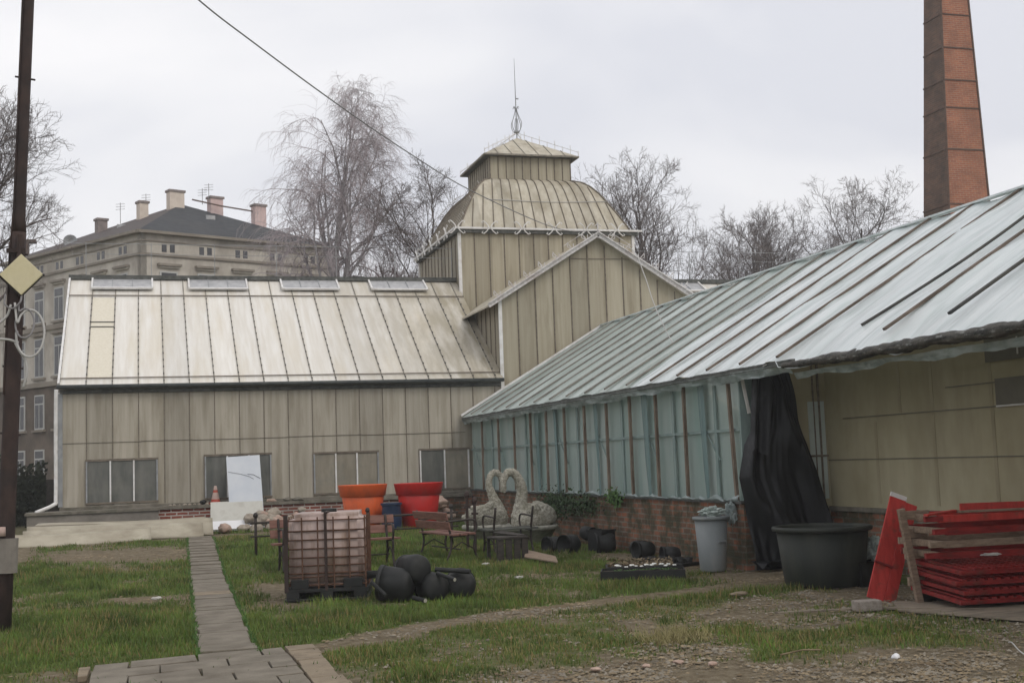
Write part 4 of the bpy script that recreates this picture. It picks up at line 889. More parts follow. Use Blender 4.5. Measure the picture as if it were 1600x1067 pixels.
# lower house continuing to the left
T2O = TC+ul*13.6; TL = wthing('side_tenement', 'lower brown tenement at the left edge, behind the steel pole', 'apartment house', tuple(T2O))
facade(TL, T2O, ul, 12, ur, 13.2, bays=[1.4+2*k for k in range(5)])
tri('roof', [Z(T2O-ur*.4, 13.25), Z(T2O+ul*12-ur*.4, 13.25), Z(T2O+ul*12+ur*5, 15.2), Z(T2O+ur*5, 15.2)], 'roof_brown', TL)
w_ = WB(); w_.beam(Z(T2O-ur*.4, 13.2), Z(T2O+ul*12-ur*.4, 13.2), .12, .2); w_.build('eaves_cornice', 'cornice', TL)
p = T2O+ul*.6+ur*1.2; w_ = WB(); w_.box((p.x, p.y, 14.6), (1.1, .6, 1.7)); w_.box((p.x+.3, p.y, 15.5), (1.3, .7, .15)); w_.build('chimney', 'steel_dark', TL)

# ------------------------------------------------------------ trees
def tree(name, label, base, H, seed, bark, twigm, style, spread=.5, group=None, nt=1, tilt=0, tw=1.0, lowb=.22):
    rg = random.Random(seed); big = MB(); V = []; Fc = []
    def seg_thin(a, b, ra, rb):
        d = (b-a); 
        if d.length < 1e-5: return
        d.normalize(); p = d.orthogonal().normalized(); q = d.cross(p); n0 = len(V)
        for c, r in ((a, ra), (b, rb)):
            for k in range(3):
                an = 2.094*k; V.append(tuple(c+r*(math.cos(an)*p+math.sin(an)*q)))
        for k in range(3): Fc.append((n0+k, n0+(k+1) % 3, n0+3+(k+1) % 3, n0+3+k))
    def grow(p, d, ln, r, lvl):
        n = max(3, int(ln/(.55 if lvl < 2 else .4))) if lvl < 4 else 3
        n = min(n, 9); pts = [p.copy()]; rr = [r]; cur = p.copy(); dd = d.copy()
        endr = r*(.30 if lvl > 0 else .18)
        for i in range(n):
            wob = (.10, .16, .22, .28, .3)[min(lvl, 4)]
            dd = dd+Vector((rg.gauss(0, wob), rg.gauss(0, wob), rg.gauss(0, wob)))
            if style == 'birch':
                if lvl >= 3: dd.z -= .42
                elif lvl == 2: dd.z -= .10
                elif lvl == 1: dd.z += .14
            else:
                dd.z += .13 if lvl < 3 else .07
            dd.normalize(); cur = cur+dd*(ln/n); pts.append(cur.copy()); rr.append(r+(endr-r)*(i+1)/n)
        if lvl <= 1: big.tube(pts, rr, 6 if lvl == 0 else 5, cap=False)
        else:
            for i in range(n): seg_thin(pts[i], pts[i+1], rr[i], rr[i+1])
        if lvl >= (4 if style != 'birch' else 4): return
        nchild = {0: 17, 1: 9, 2: 8, 3: 7}[lvl]
        if style == 'birch': nchild = {0: 22, 1: 10, 2: 7, 3: 6}[lvl]
        for k in range(nchild):
            t0_ = lowb if lvl == 0 else .18
            t_ = t0_+(1-t0_)*(k+rg.random())/nchild
            t_ = min(t_, .999); i = int(t_*n); f = t_*n-i; P_ = pts[i].lerp(pts[i+1], f); dl = (pts[i+1]-pts[i]).normalized()
            an = rg.random()*2*PI; o = dl.orthogonal().normalized(); o = Matrix.Rotation(an, 3, dl) @ o
            ang = {0: .85, 1: .75, 2: .7, 3: .65}[lvl]*(spread/.5)*rg.uniform(.75, 1.2)
            if lvl == 0: ang *= (1.15-.55*t_) if style != 'birch' else (.72-.25*t_)
            nd = (dl*math.cos(ang)+o*math.sin(ang)).normalized()
            rc = rr[i]*(.62 if lvl == 0 else .66)*rg.uniform(.7, 1)
            if lvl == 0: cl = H*(.40*(1.18-t_)**.45*min(1, .45+1.6*t_) if style == 'birch' else .50*(1.12-t_)**.6)*rg.uniform(.75, 1.12)
            else: cl = ln*(.60 if lvl < 3 else .55)*(1.08-.5*t_)*rg.uniform(.7, 1.2)
            if style == 'birch' and lvl == 3: cl *= 2.1
            rc = min(rc, cl*.03+.01); rc = max(rc, .0085*tw)
            grow(P_, nd, cl, rc, lvl+1)
    b = Vector(base)
    for q in range(nt):
        d0 = Vector((rg.uniform(-.12, .12)+tilt+(.45*(q-(nt-1)/2) if nt > 1 else 0), rg.uniform(-.1, .1), 1)).normalized()
        grow(b+Vector((.3*(q-(nt-1)/2), 0, 0)), d0, H*((.80 if style == 'birch' else .80) if nt == 1 else rg.uniform(.68, .84)), H*.0145, 0)
    T = thing(name, label, 'tree', base, group=group); T['_base'] = list(base)
    bb = WB(); bb.v, bb.f, bb.m = big.v, big.f, big.m
    bb.build('trunk', bark, T, smooth=True)
    me = bpy.data.meshes.new('crown'); arr = np.array(V)-np.array(base); me.from_pydata(arr.tolist(), [], Fc); me.materials.append(M[twigm]); o = bpy.data.objects.new('crown', me); col.objects.link(o); o.parent = T
    return T
tree('birch_tree', 'tall pale weeping birch, bare, between the tenement and the domed tower', (8.55, 55, .25), 19.6, 21, 'bark_birch', 'twig_birch', 'birch', .42, tw=.72)
tree('bare_tree', 'bare dark branched tree directly left of the dome, behind it', (12.4, 53, .25), 15.0, 5, 'bark', 'twig', 'round', .5, tw=.8)
tree('bare_tree', 'low reddish bare tree between the birch and the dome', (10.2, 50.5, .25), 11.2, 8, 'bark', 'twig_red', 'round', .55, nt=2, tw=.8)
tree('bare_tree', 'bare tree directly right of the dome, behind it', (21.6, 52, .25), 15.6, 13, 'bark', 'twig', 'round', .5, tw=.8)
tree('bare_tree', 'slender bare tree, leftmost of the three beyond the foil roof', (32.0, 59, .25), 16.2, 19, 'bark', 'twig', 'round', .5, tw=.9)
tree('bare_tree', 'dense bare tree, middle one of the three beyond the foil roof', (34.4, 62, .25), 16.4, 25, 'bark', 'twig', 'round', .55, tw=.95)
tree('bare_tree', 'bare oak with heavy crooked limbs, rightmost of the three beyond the foil roof', (37.3, 59, .25), 16.6, 33, 'bark', 'twig', 'round', .62, tw=1.0)
tree('bare_tree', 'large bare tree at the left edge, rising behind the steel pole', (-6.6, 50, .25), 17.0, 44, 'bark', 'twig', 'round', .5, tw=.9, lowb=.36)

# hedge behind the left corner -------------------------------------------
rg = random.Random(2); mb = WB(); HD = wthing('hedge', 'dark dense hedge in the gap left of the greenhouse wing', 'hedge', (-5, 40, 0))
for k in range(5200):
    x = rg.uniform(-9, -2.9); y = 40+rg.gauss(0, .6); z = .2+2.1*rg.random()**.8*(1+.12*math.sin(x*2.3)); s = rg.uniform(.04, .10); d = Vector((rg.gauss(0, 1), rg.gauss(0, 1), rg.gauss(0, 1))).normalized(); o = d.orthogonal().normalized()*s; q = d.cross(o)
    c = Vector((x, y, z)); mb.add([c-o, c+q*.6, c+o, c-q*.6], [(0, 1, 2, 3)])
mb.build('foliage', 'hedge', HD)
mb = WB(); mb.grid(lambda u, v: Vector((-9+6.1*u, 40.3+.15*math.sin(u*30)*v, .0+1.75*v)), 30, 4); mb.build('stems', 'hedge', HD)
mb = MB(); mb.bx(-9, -2.2, 43.2, 43.3, 0, 1.6)
for k in range(6): mb.bx(-9+k*1.3, -8.9+k*1.3, 43.1, 43.2, 0, 1.75)
tag(mb.build('back_fence', 'wood_dk'), 'dark board fence behind the hedge, left of the greenhouse wing', 'fence')

# ------------------------------------------------------------ steel pole, sign, cables
PL = wthing('steel_pole', 'dark rusty steel pole with a concrete collar at the left edge', 'pole', (-1.6, 15.2, 0))
def polex(z): return -1.53+(z-.2)*.037
w_ = WB(); pts = [(polex(z), 15, z) for z in (-.1, 1, 2, 3, 4, 4.45)]; w_.tube(pts, [.098, .096, .09, .088, .084, .083], 14); w_.build('lower_tube', 'rust', PL, smooth=True)
w_ = WB(); w_.tube([(polex(z), 15, z) for z in (4.45, 4.62, 6, 8, 10.5)], [.083, .066, .064, .062, .06], 14); w_.build('upper_tube', 'rust', PL, smooth=True)
w_ = WB(); w_.tube([(polex(.65), 15, .62), (polex(1), 15, 1.0)], .135, 14); w_.build('collar', 'concrete', PL, smooth=False)
w_ = WB(); w_.tube([(polex(1.05)-.04, 14.87, 1.03), (polex(1.1)-.04, 14.87, 1.13)], [.05, .045], 10); w_.build('collar_cap', 'conew', PL, smooth=True)
w_ = WB()
for z in (6.25, 3.35, 2.9, 2.15, 4.2):
    w_.tube([(polex(z)-.11, 14.98, z+.02), (polex(z)+.11, 14.98, z-.01)], .012, 5)
w_.tube([(polex(z)-(.085 if z < 4.5 else .062), 14.96, z) for z in (2.6, 3.2, 4.2, 4.7, 6.3, 8, 10)], .011, 5); w_.build('clamps', 'rust', PL)
w_ = WB(); w_.tube([(polex(4.15)+.03, 14.9, 4.4), (polex(4.15)+.03, 14.88, 4.1)], .035, 8); w_.box((polex(4.2)-.01, 14.88, 4.22), (.2, .04, .05)); w_.build('bracket', 'rust', PL)
S = thing('square_board', 'faded yellow square board turned on its corner, fixed to the steel pole', 'board', (-1.33, 14.84, 3.94))
S.rotation_euler = (0, 0, R(-6))
mb = MB(); mb.box((0, 0, 0), (.33, .035, .33), mx=Matrix.Rotation(R(45), 3, 'Y')); mb.build('face', 'yellow', S, bevel=.004)
mb = MB(); mb.box((-.02, .055, -.015), (.33, .07, .33), mx=Matrix.Rotation(R(45), 3, 'Y')); mb.build('backing', 'wood_dk', S)
mb = MB(); mb.tube([(.232, -.02, -.01), (.25, -.02, -.01)], .014, 6); mb.tube([(-.245, -.02, .0), (-.232, -.02, .0)], .014, 6); mb.build('bolt', 'iron', S)
def coil(pts, r, mt, label, name='cable_coil', grp=None):
    mb = MB(); mb.tube(cr_path(pts, 6), r, 6, cap=True); o = mb.build(name, mt, smooth=True); tag(o, label, 'cable', grp); return o
def ring(cx_, cz, rx, rz_, a0, a1, y0, dy=.05, n=14): return [(cx_+rx*math.cos(a), y0+dy*math.sin(a*1.3), cz+rz_*math.sin(a)) for a in np.linspace(a0, a1, n)]
coil([(-1.4, 14.85, 3.62)]+ring(-1.235, 3.27, .15, .27, PI*.85, -PI*1.0, 14.8, n=16)+[(-1.37, 14.85, 3.3)], .013, 'rope', 'large hanging loop of pale cable beside the steel pole')
coil([(-1.36, 14.85, 3.6)]+ring(-1.29, 3.38, .10, .17, PI*.7, -PI*1.35, 14.78, n=16), .011, 'cable', 'smaller grey inner loop of cable beside the steel pole')
coil([(-1.40, 14.86, 3.18), (-1.36, 14.82, 3.1), (-1.28, 14.8, 2.95), (-1.27, 14.8, 2.8), (-1.31, 14.82, 2.66)], .014, 'rope', 'frayed end of pale cable dangling below the loops on the pole')
coil([(-3.2, 14.9, 3.0), (-2.2, 14.9, 3.05), (-1.75, 14.88, 3.2), (-1.5, 14.86, 3.21), (-1.36, 14.84, 3.17)], .014, 'rope', 'pale cable running left out of view from the pole, lower one')
coil([(-3.3, 14.9, 3.3), (-2.2, 14.9, 3.27), (-1.7, 14.86, 3.33), (-1.5, 14.85, 3.45), (-1.44, 14.85, 3.6)], .013, 'rope', 'pale cable running left out of view from the pole, upper one')
coil([(-1.5, 14.88, 3.72), (-1.5, 14.8, 3.6), (-1.42, 14.8, 3.55), (-1.34, 14.8, 3.62), (-1.33, 14.86, 3.7)], .011, 'cable', 'short slack cable just under the yellow square board')
# overhead cable
A = pix(190, -110, 15.5); B = Vector((cx+.02, GY-.26, GA+.12))
cps = []
ref = [(190, -110), (310, 0), (395, 66), (520, 158), (640, 240), (740, 300), (870, 357), (930, 368)]
da, db = 15.5, (B-CAMP).dot(fw)
for i, (x, y) in enumerate(ref):
    t_ = (x-190)/(930-190); d = 1/((1-t_)/da+t_/db); cps.append(pix(x, y, d))
cps[-1] = B
mb = MB(); mb.tube(cr_path(cps, 8), .011, 6); tag(mb.build('overhead_cable', 'cable', smooth=True), 'thick grey cable slung from the upper left to the gable peak', 'cable')
ref = [(932, 371), (985, 388), (1005, 425), (1022, 475), (1045, 525), (1070, 560), (1100, 586), (1140, 591), (1175, 580), (1197, 570)]
da, db = (B-CAMP).dot(fw), 16.4; cps = []
for i, (x, y) in enumerate(ref):
    t_ = (x-932)/(1197-932); d = 1/((1-t_)/da+t_/db); cps.append(pix(x, y, d))
mb = MB(); mb.tube(cr_path(cps, 6), .009, 5); tag(mb.build('slack_cable', 'rope', smooth=True), 'thin pale cable drooping from the gable to a loop at the foil greenhouse eave', 'cable')

# ------------------------------------------------------------ things in the yard
# traffic cone on the ledge
C = thing('traffic_cone', 'faded red and white traffic cone on the ledge beside the white leaning sheet', 'traffic cone', (1.62, 31.25, .87), .2)
mb = MB(); mb.box((0, 0, .02), (.30, .30, .04)); mb.lathe([(.12, .04), (.1, .12)], n=20); mb.build('base', 'conered', C, bevel=.01)
mb = MB(); mb.lathe([(.099, .12), (.062, .28)], n=20); mb.build('band', 'conew', C, smooth=True)
mb = MB(); mb.lathe([(.062, .28), (.05, .34)], n=20); mb.build('neck', 'conered', C, smooth=True)
mb = MB(); mb.lathe([(.05, .34), (.032, .44), (.0, .442)], n=20); mb.build('tip', 'conew', C, smooth=True)
# leaning sheets
def slabobj(name, pts, th, mt, label, cat, bevel=0):
    """polygon given in world with thickness along its normal"""
    P = [Vector(p) for p in pts]; n = (P[1]-P[0]).cross(P[2]-P[0]).normalized()*th; k = len(P)
    mb = MB(); mb.add(P+[p+n for p in P], [tuple(range(k)), tuple(range(2*k-1, k-1, -1))]+[(i, i+k, (i+1) % k+k, (i+1) % k) for i in range(k)])
    o = mb.build(name, mt, bevel=bevel); tag(o, label, cat); return o
WS = thing('white_sheet', 'tall bluish white sheet with a curved crack, leaning on the wing windows', 'sheet', (2.3, 30.6, .5))
mb = MB(); a = math.atan2(.45, 1.85)
mx_ = Matrix.Rotation(-R(13), 3, 'X') @ Matrix.Rotation(R(-2), 3, 'Y')
mb.box((0, .25, .72), (.80, .012, 1.62), mx=mx_); mb.build('panel', 'whites', WS)
mb = MB(); mb.tube([mx_ @ Vector(p)+Vector((0, .25, .72)) for p in [(-.38, -.009, .44), (-.1, -.009, .37), (.1, -.009, .30), (.22, -.009, .22)]], .006, 4)
mb.tube([mx_ @ Vector(p)+Vector((0, .25, .72)) for p in [(.08, -.009, .35), (.22, -.009, .33), (.38, -.009, .22)]], .008, 4); mb.build('crack', 'line', WS)
slabobj('lower_panel', [(1.45, 30.4, .28), (2.72, 30.42, .28), (2.70, 30.8, .92), (1.48, 30.8, .92)], .02, 'cream_s', 'off white square panel leaning in front of the tall white sheet', 'panel')
slabobj('foam_slab', [(1.38, 29.9, .27), (2.55, 29.95, .27), (2.5, 30.2, .45), (1.36, 30.15, .45)], .06, 'foam', 'low bright white foam slab under the leaning panels, behind the stones', 'foam slab')
# stack of cream sheets on the ground
rg = random.Random(6)
def sheet(label, x0, x1, y0, y1, z, dz, tip, mt='sheet', curl=.0, seed=1):
    mb = MB(); r = random.Random(seed)
    def fn(u, v):
        x = x0+(x1-x0)*u; y = y0+(y1-y0)*v+.12*(u-.5); zz = z+dz*v+.02*math.sin(u*5+seed)+curl*max(0, u-.93)*-6
        return Vector((x+(.02*mnoise.noise(Vector((v*6, seed, 0))) if u in (0, 1) else 0), y+(.03*mnoise.noise(Vector((u*7, seed, 3))) if v in (0, 1) else 0), zz))
    mb.grid(fn, 24, 6); o = mb.build('roof_sheet', mt, smooth=True, solid=.012); tag(o, label, 'sheet', 'cream roofing sheets dumped by the wing'); return o
sheet('longest cream roofing sheet, tilted at the back of the pile left of the slab path', -2.45, 1.42, 28.45, 28.75, .26, .36, 0, curl=.04, seed=3)
sheet('flat cream roofing sheet lying on top of the pile left of the slab path', -2.3, 1.3, 28.78, 29.7, .62, .015, 0, seed=14)
sheet('middle cream roofing sheet leaning on the longest one left of the slab path', -2.5, 1.2, 28.1, 28.38, .25, .31, 0, seed=5)
sheet('short cream roofing sheet at the front left of the dumped pile', -2.9, .1, 27.7, 27.95, .24, .25, 0, seed=9)
# stones
def stone(loc, r, mt, label, grp, seed, cat='stone', name='fieldstone', sq=(1, .85, .7)):
    bm = bmesh.new(); bmesh.ops.create_icosphere(bm, subdivisions=3, radius=1)
    for v in bm.verts:
        n = mnoise.fractal(v.co*1.1+Vector((seed*3.7, 0, 0)), 1, 2, 3)
        v.co = Vector((v.co.x*sq[0], v.co.y*sq[1], v.co.z*sq[2]))*r*(1+.32*n)
    me = bpy.data.meshes.new(name); bm.to_mesh(me); bm.free(); me.materials.append(M[mt]); me.polygons.foreach_set('use_smooth', [True]*len(me.polygons))
    o = bpy.data.objects.new(name, me); col.objects.link(o); o.location = loc; o.rotation_euler = (0, 0, seed*1.3); tag(o, label, cat, grp); return o
rg = random.Random(12)
stone((1.72, 29.3, .36), .17, 'stone2', 'round pinkish stone at the left end of the stone heap', None, 1)
k = 0
for i in range(30):
    t_ = rg.random(); x = 2.1+1.5*t_; lay = rg.random()
    h = sm((x-1.9)/.7); z = .31+lay*.36*h; y = 29.4+lay*.8+rg.uniform(-.1, .1)
    k += 1
    stone((x, y, z), rg.uniform(.10, .17), rg.choice(['stone', 'stone', 'stone2']), 'rounded pale stone in the heap beside the white sheets', 'stones heaped beside the white sheets', i+3)
for i in range(9): stone((.55+i*.11+rg.uniform(-.03, .03), 31.2, .885), rg.uniform(.025, .05), 'stone', 'small pale stone in the row on the ledge left of the cone', 'small stones on the ledge', i+60, name='small_stone')
stone((1.32, 31.2, .93), .08, 'blackpl', 'dark lump on the ledge immediately left of the cone', None, 77, cat='lump', name='dark_lump')
for i, (x, r) in enumerate(((2.95, .10), (3.35, .13), (3.6, .12))): stone((x, 31.2, .90), r, 'ledge' if i else 'stone2', ['pinkish stone on the ledge right of the white sheet', 'dark flat stone on the ledge, left of a smaller one', 'dark stone on the ledge nearest the orange pot'][i], None, 80+i, name='ledge_stone', sq=(1.3, .8, .45))
rg = random.Random(99)
for i in range(9): stone((6.55+rg.uniform(-.15, .3), 28.6+rg.uniform(-.3, .3), .32+.06*i), rg.uniform(.12, .19), rg.choice(['stone2', 'stone']), 'rough pinkish rubble stone stacked between the red pot and the left swan', 'rubble stones by the left swan', i+90, name='rubble_stone')
# big pots
def pot(name, label, x, y, mt, s=1.0):
    T = thing(name, label, 'flower pot', (x, y, gz(x, y)-.02))
    r, h = .55*s, 1.02*s
    mb = MB(); mb.lathe([(0, .0), (.30*s, .0), (.36*s, .03), (.465*s, h-.26), (.455*s, h-.25)], n=48); mb.build('body', mt, T, smooth=True)
    mb = MB(); mb.lathe([(.455*s, h-.27), (.50*s, h-.25), (.545*s, h-.015), (.55*s, h), (.51*s, h), (.505*s, h-.02), (.42*s, .5)], n=48); mb.build('rim', mt, T, smooth=True)
    mb = MB(); mb.lathe([(0, h-.3), (.46*s, h-.3)], n=32); mb.build('soil', 'soil', T)
    return T
pot('plant_pot', 'large glossy orange plant pot in front of the brick plinth', 4.62, 27.6, 'orange', 1.0)
pot('plant_pot', 'large bright red plant pot in front of the brick plinth', 5.80, 27.2, 'red_pl', 1.0)
B_ = thing('blue_barrel', 'small dark blue barrel standing between the orange and red pots', 'barrel', (5.12, 26.9, .24))
mb = MB(); mb.lathe([(0, 0), (.19, 0), (.215, .05), (.225, .25), (.20, .5), (.215, .56)], n=24); mb.build('body', 'navy', B_, smooth=True)
mb = MB(); mb.lathe([(.21, .55), (.235, .56), (.235, .60), (0, .61)], n=24); mb.build('lid', 'navy', B_)
# benches
def bench(label, loc, rz, Lh, slat, iron='iron', back=True, grp=None):
    T = thing('garden_bench', label, 'bench', loc, rz, grp)
    for k in range(3):
        mb = MB(); mb.box((0, -.12+.15*k, .43+.01*(k == 0)), (Lh, .12, .03)); mb.build('seat_slat', slat, T, bevel=.004)
    if back:
        for k, z in enumerate((.58, .74)):
            mb = MB(); mb.box((0, .29+.045*k, z), (Lh, .028, .135), mx=Matrix.Rotation(R(-14), 3, 'X')); mb.build('back_slat', slat, T, bevel=.004)
    for s in (-1, 1):
        x = s*(Lh/2-.14); mb = MB()
        mb.tube(cr_path([(x, -.26, 0), (x, -.20, .2), (x, -.21, .41), (x, 0, .41), (x, .24, .40)], 5), .02, 6)
        mb.tube(cr_path([(x, .30, 0), (x, .22, .2), (x, .22, .42), (x, .33, .82)], 5), .02, 6)
        mb.tube(cr_path([(x, -.20, .41), (x, -.26, .55), (x, -.20, .66), (x, .05, .66), (x, .30, .64)], 5), .018, 6)
        mb.tube([(x, -.20, .18), (x, .02, .3), (x, .23, .18)], .012, 5)
        mb.build('end_frame', iron, T, smooth=True)
    mb = MB(); mb.tube([(-Lh/2+.14, .05, .18), (Lh/2-.14, .05, .18)], .012, 5); mb.build('stretcher', iron, T)
    return T
bench('red brown slatted garden bench standing behind the caged tank', (2.95, 20.3, .03), R(2), 2.05, 'bench_wood')
bench('worn garden bench turned sideways between the black pot heap and the swans', (5.0, 21.1, .03), R(99), 1.55, 'bench_wood')
bench('grey green bench frame with arched arms in front of the left swan', (6.15, 21.4, .03), R(188), 1.0, 'iron_gr', 'iron', back=False)
# low iron railing
RL = thing('low_railing', 'low black iron railing with knobbed posts running behind the benches', 'railing', (1.8, 23.1, .1))
mb = MB(); mb.tube([(0, 0, .60), (3.9, 0.1, .62)], .022, 6); mb.build('top_rail', 'iron', RL); mb = MB(); mb.tube([(0, 0, .36), (3.9, .1, .36)], .016, 6); mb.build('lower_rail', 'iron', RL)
for x in (.1, 1.35, 2.15, 3.75):
    mb = MB(); mb.tube([(x, .02, 0), (x, .02, .72)], .026, 6); mb.lathe([(0, -.05), (.04, -.03), (.045, 0), (.03, .04), (0, .05)], (x, .02, .74), 10); mb.build('post', 'iron', RL, smooth=True)
for (x, y, h, lb) in ((5.62, 22.2, 1.0, 'tall rusty post with ragged top beside the swan bowls, left one'), (5.50, 21.2, .92, 'tall rusty post beside the swan bowls, right one')):
    T = thing('iron_post', lb, 'post', (x, y, .06)); mb = MB(); mb.tube([(0, 0, 0), (.01, 0, h)], .026, 6); mb.build('shaft', 'rust', T)
    mb = MB(); mb.lathe([(.03, -.05), (.05, 0), (.04, .05), (0, .08)], (.01, 0, h), 8); mb.box((.01, 0, h-.22), (.12, .03, .04)); mb.build('head', 'rust', T)

# tank -------------------------------------------------------------------
TK = thing('caged_water_tank', 'cloudy pinkish plastic tank in a rusty wire cage on a black pallet', 'tank', (2.28, 16.3, 0), R(-13))
W2, D_, H0, H1 = .49, .55, .17, 1.08
bm = bmesh.new(); bmesh.ops.create_cube(bm, size=1)
for v in bm.verts: v.co = Vector((v.co.x*.94, v.co.y*1.06, (v.co.z+.5)*(H1-H0)+H0))
bmesh.ops.bevel(bm, geom=list(bm.edges), offset=.075, segments=5, affect='EDGES')
me = bpy.data.meshes.new('bottle'); bm.to_mesh(me); bm.free(); me.materials.append(M['tank']); me.polygons.foreach_set('use_smooth', [True]*len(me.polygons)); o = bpy.data.objects.new('bottle', me); col.objects.link(o); o.parent = TK
zs = [.20, .30, .345, .44, .54, .65, .76, .87, 1.0]
for i, z in enumerate(zs):
    mb = MB(); r = .009 if i not in (0, 2, 7) else .011; q = [(-W2, -D_, z), (W2, -D_, z), (W2, D_, z), (-W2, D_, z), (-W2, -D_, z)]
    for a_, b_ in zip(q, q[1:]): mb.tube([a_, b_], r, 5)
    mb.build('cage_ring', 'rust_lt', TK, smooth=True)
for s in (-1, 1):
    for i, x in enumerate(np.linspace(-W2, W2, 6)):
        mb = MB(); mb.tube([(x, s*(D_+.012), .15), (x, s*(D_+.012), 1.04)], .010, 5); mb.build('cage_bar', 'rust_lt', TK)
    for i, y in enumerate(np.linspace(-D_, D_, 6)[1:-1]):
        mb = MB(); mb.tube([(s*(W2+.012), y, .15), (s*(W2+.012), y, 1.04)], .010, 5); mb.build('cage_bar', 'rust_lt', TK)
mb = MB(); mb.beam((0, -D_-.02, .13), (0, -D_-.02, 1.08), .035, .02, (0, 1, 0)); mb.box((0, 0, 1.09), (.04, 1.1, .02)); mb.box((-W2-.005, -D_, .6), (.05, .05, .95)); mb.build('cage_strap', 'rust', TK)
mb = MB(); mb.box((0, 0, .135), (1.04, 1.14, .045))
for x in (-.42, 0, .42): mb.box((x, 0, .075), (.16, 1.14, .08))
mb.box((0, 0, .02), (1.04, 1.14, .03)); mb.build('pallet', 'blackpl', TK, bevel=.005)
mb = MB(); mb.box((-.33, -D_-.012, .215), (.22, .02, .12)); mb.box((.33, -D_-.012, .215), (.24, .02, .12)); mb.build('corner_guard', 'blackpl', TK, bevel=.01)
mb = MB(); mb.lathe([(.1, 1.07), (.1, 1.12), (0, 1.13)], (0, 0, 0), 16); mb.build('cap', 'blackpl', TK)
# black pots heap beside the tank
def bpot(name, label, loc, r, ln, rot, grp=None, mt='blackpl', pieces=True, cat='plant pot'):
    T = thing(name, label, cat, loc, 0, grp, rot)
    mb = MB(); mb.lathe([(0, 0), (r*.45, .004), (r*.74, .02), (r*.88, .05), (r*.95, .10), (r*.99, ln*.9), (r*.95, ln*.9), (r*.84, .08), (0, .07)], n=32, wob=.012); mb.build('body', mt, T, smooth=True)
    mb = MB(); mb.lathe([(r*.95, ln*.88), (r*1.03, ln*.88), (r*1.04, ln), (r*.97, ln), (r*.94, ln*.9)], n=32); mb.build('rim', mt, T, smooth=True)
    return T
G_ = 'black pots heaped beside the caged tank'
bpot('black_pot', 'black pot on top of the heap beside the caged tank', (3.20, 14.95, .40), .185, .36, (R(-97), 0, R(20)), G_)
bpot('black_pot', 'black pot with its rim towards the tank, leftmost on the heap', (3.10, 15.0, .19), .21, .42, (R(-84), 0, R(62)), G_)
bpot('black_pot', 'black pot lying in the middle of the bottom row of the heap', (3.37, 14.85, .17), .185, .38, (R(-94), 0, R(5)), G_)
bpot('black_pot', 'black pot at the right end of the heap beside the caged tank', (3.66, 14.85, .17), .19, .38, (R(-92), 0, R(-12)), G_)
def pipe(label, a, b, r, end='pipe_end'):
    T = thing('plastic_pipe', label, 'pipe', a); d = Vector(b)-Vector(a)
    mb = MB(); mb.tube([(0, 0, 0), d], r, 10); mb.build('tube', 'blackpl', T, smooth=False); n = d.normalized()
    mb = MB(); mb.tube([-n*.006, -n*.001], r*.86, 10); mb.build('end_face', end, T)
pipe('pipe stub lying on top of the pot heap, pointing right', (3.75, 14.75, .34), (3.38, 15.0, .37), .03, 'tub')
pipe('pipe with a pale end wedged between the two right pots', (3.52, 14.60, .27), (3.38, 14.9, .33), .025)
pipe('pipe with a pale end on the grass in front of the pot heap', (3.15, 14.58, .05), (3.05, 14.8, .07), .028)
pipe('short dark pipe leaning on the leftmost pot of the heap', (2.72, 14.80, .12), (2.58, 14.95, .27), .025, 'tub')
pipe('pale grey drain pipe on the ground behind the pot heap', (3.05, 15.6, .30), (2.55, 15.9, .28), .05, 'tub')

# swans -------------------------------------------------------------------
def swan(label, loc, rz, neck, body, seed):
    T = thing('swan_sculpture', label, 'sculpture', loc, rz)
    bm = bmesh.new()
    def ell(c, s, rt=(0, 0, 0)):
        mt_ = Matrix.Translation(c) @ (Matrix.Rotation(rt[2], 4, 'Z') @ Matrix.Rotation(rt[1], 4, 'Y')) @ Matrix.Diagonal((*s, 1))
        bmesh.ops.create_icosphere(bm, subdivisions=3, radius=1, matrix=mt_)
    for c, s, rt_ in body: ell(c, s, rt_)
    me = bpy.data.meshes.new('body'); bm.to_mesh(me); bm.free()
    mb = MB(); P_ = cr_path(neck[0], 6); k = len(P_); rr = np.interp(np.linspace(0, 1, k), np.linspace(0, 1, len(neck[1])), neck[1])
    mb.tube(P_, list(rr), 12)
    mb.v += [tuple(v.co) for v in me.vertices]; b0 = len(mb.v)-len(me.vertices)
    for p in me.polygons: mb.f.append(tuple(i+b0 for i in p.vertices)); mb.m.append(0)
    o = mb.build('body', 'swan', T, smooth=True)
    r = o.modifiers.new('r', 'REMESH'); r.mode = 'VOXEL'; r.voxel_size = .018; r.use_smooth_shade = True
    tx = bpy.data.textures.new('n', 'CLOUDS'); tx.noise_scale = .05
    d = o.modifiers.new('d', 'DISPLACE'); d.texture = tx; d.strength = .04; d.mid_level = .5
    s_ = o.modifiers.new('s', 'SMOOTH'); s_.iterations = 1
    return T
def bowl(label, loc, r, h):
    T = thing('stone_bowl', label, 'planter', loc)
    mb = MB(); mb.lathe([(0, 0), (r*.62, 0), (r*.70, h*.25), (r*.88, h*.8), (r*.9, h)], n=40); mb.build('basin', 'bowl', T, smooth=True)
    mb = MB(); mb.lathe([(r*.9, h-.03), (r, h-.02), (r*1.02, h+.03), (r*.97, h+.06), (r*.86, h+.05), (r*.80, h-.02), (0, h-.03)], n=40); mb.build('rim', 'bowlrim', T, smooth=True)
bowl('mossy round stone bowl under the left swan', (6.44, 23.9, .12), .48, .25)
bowl('mossy round stone bowl under the right swan', (7.06, 23.0, .06), .54, .30)
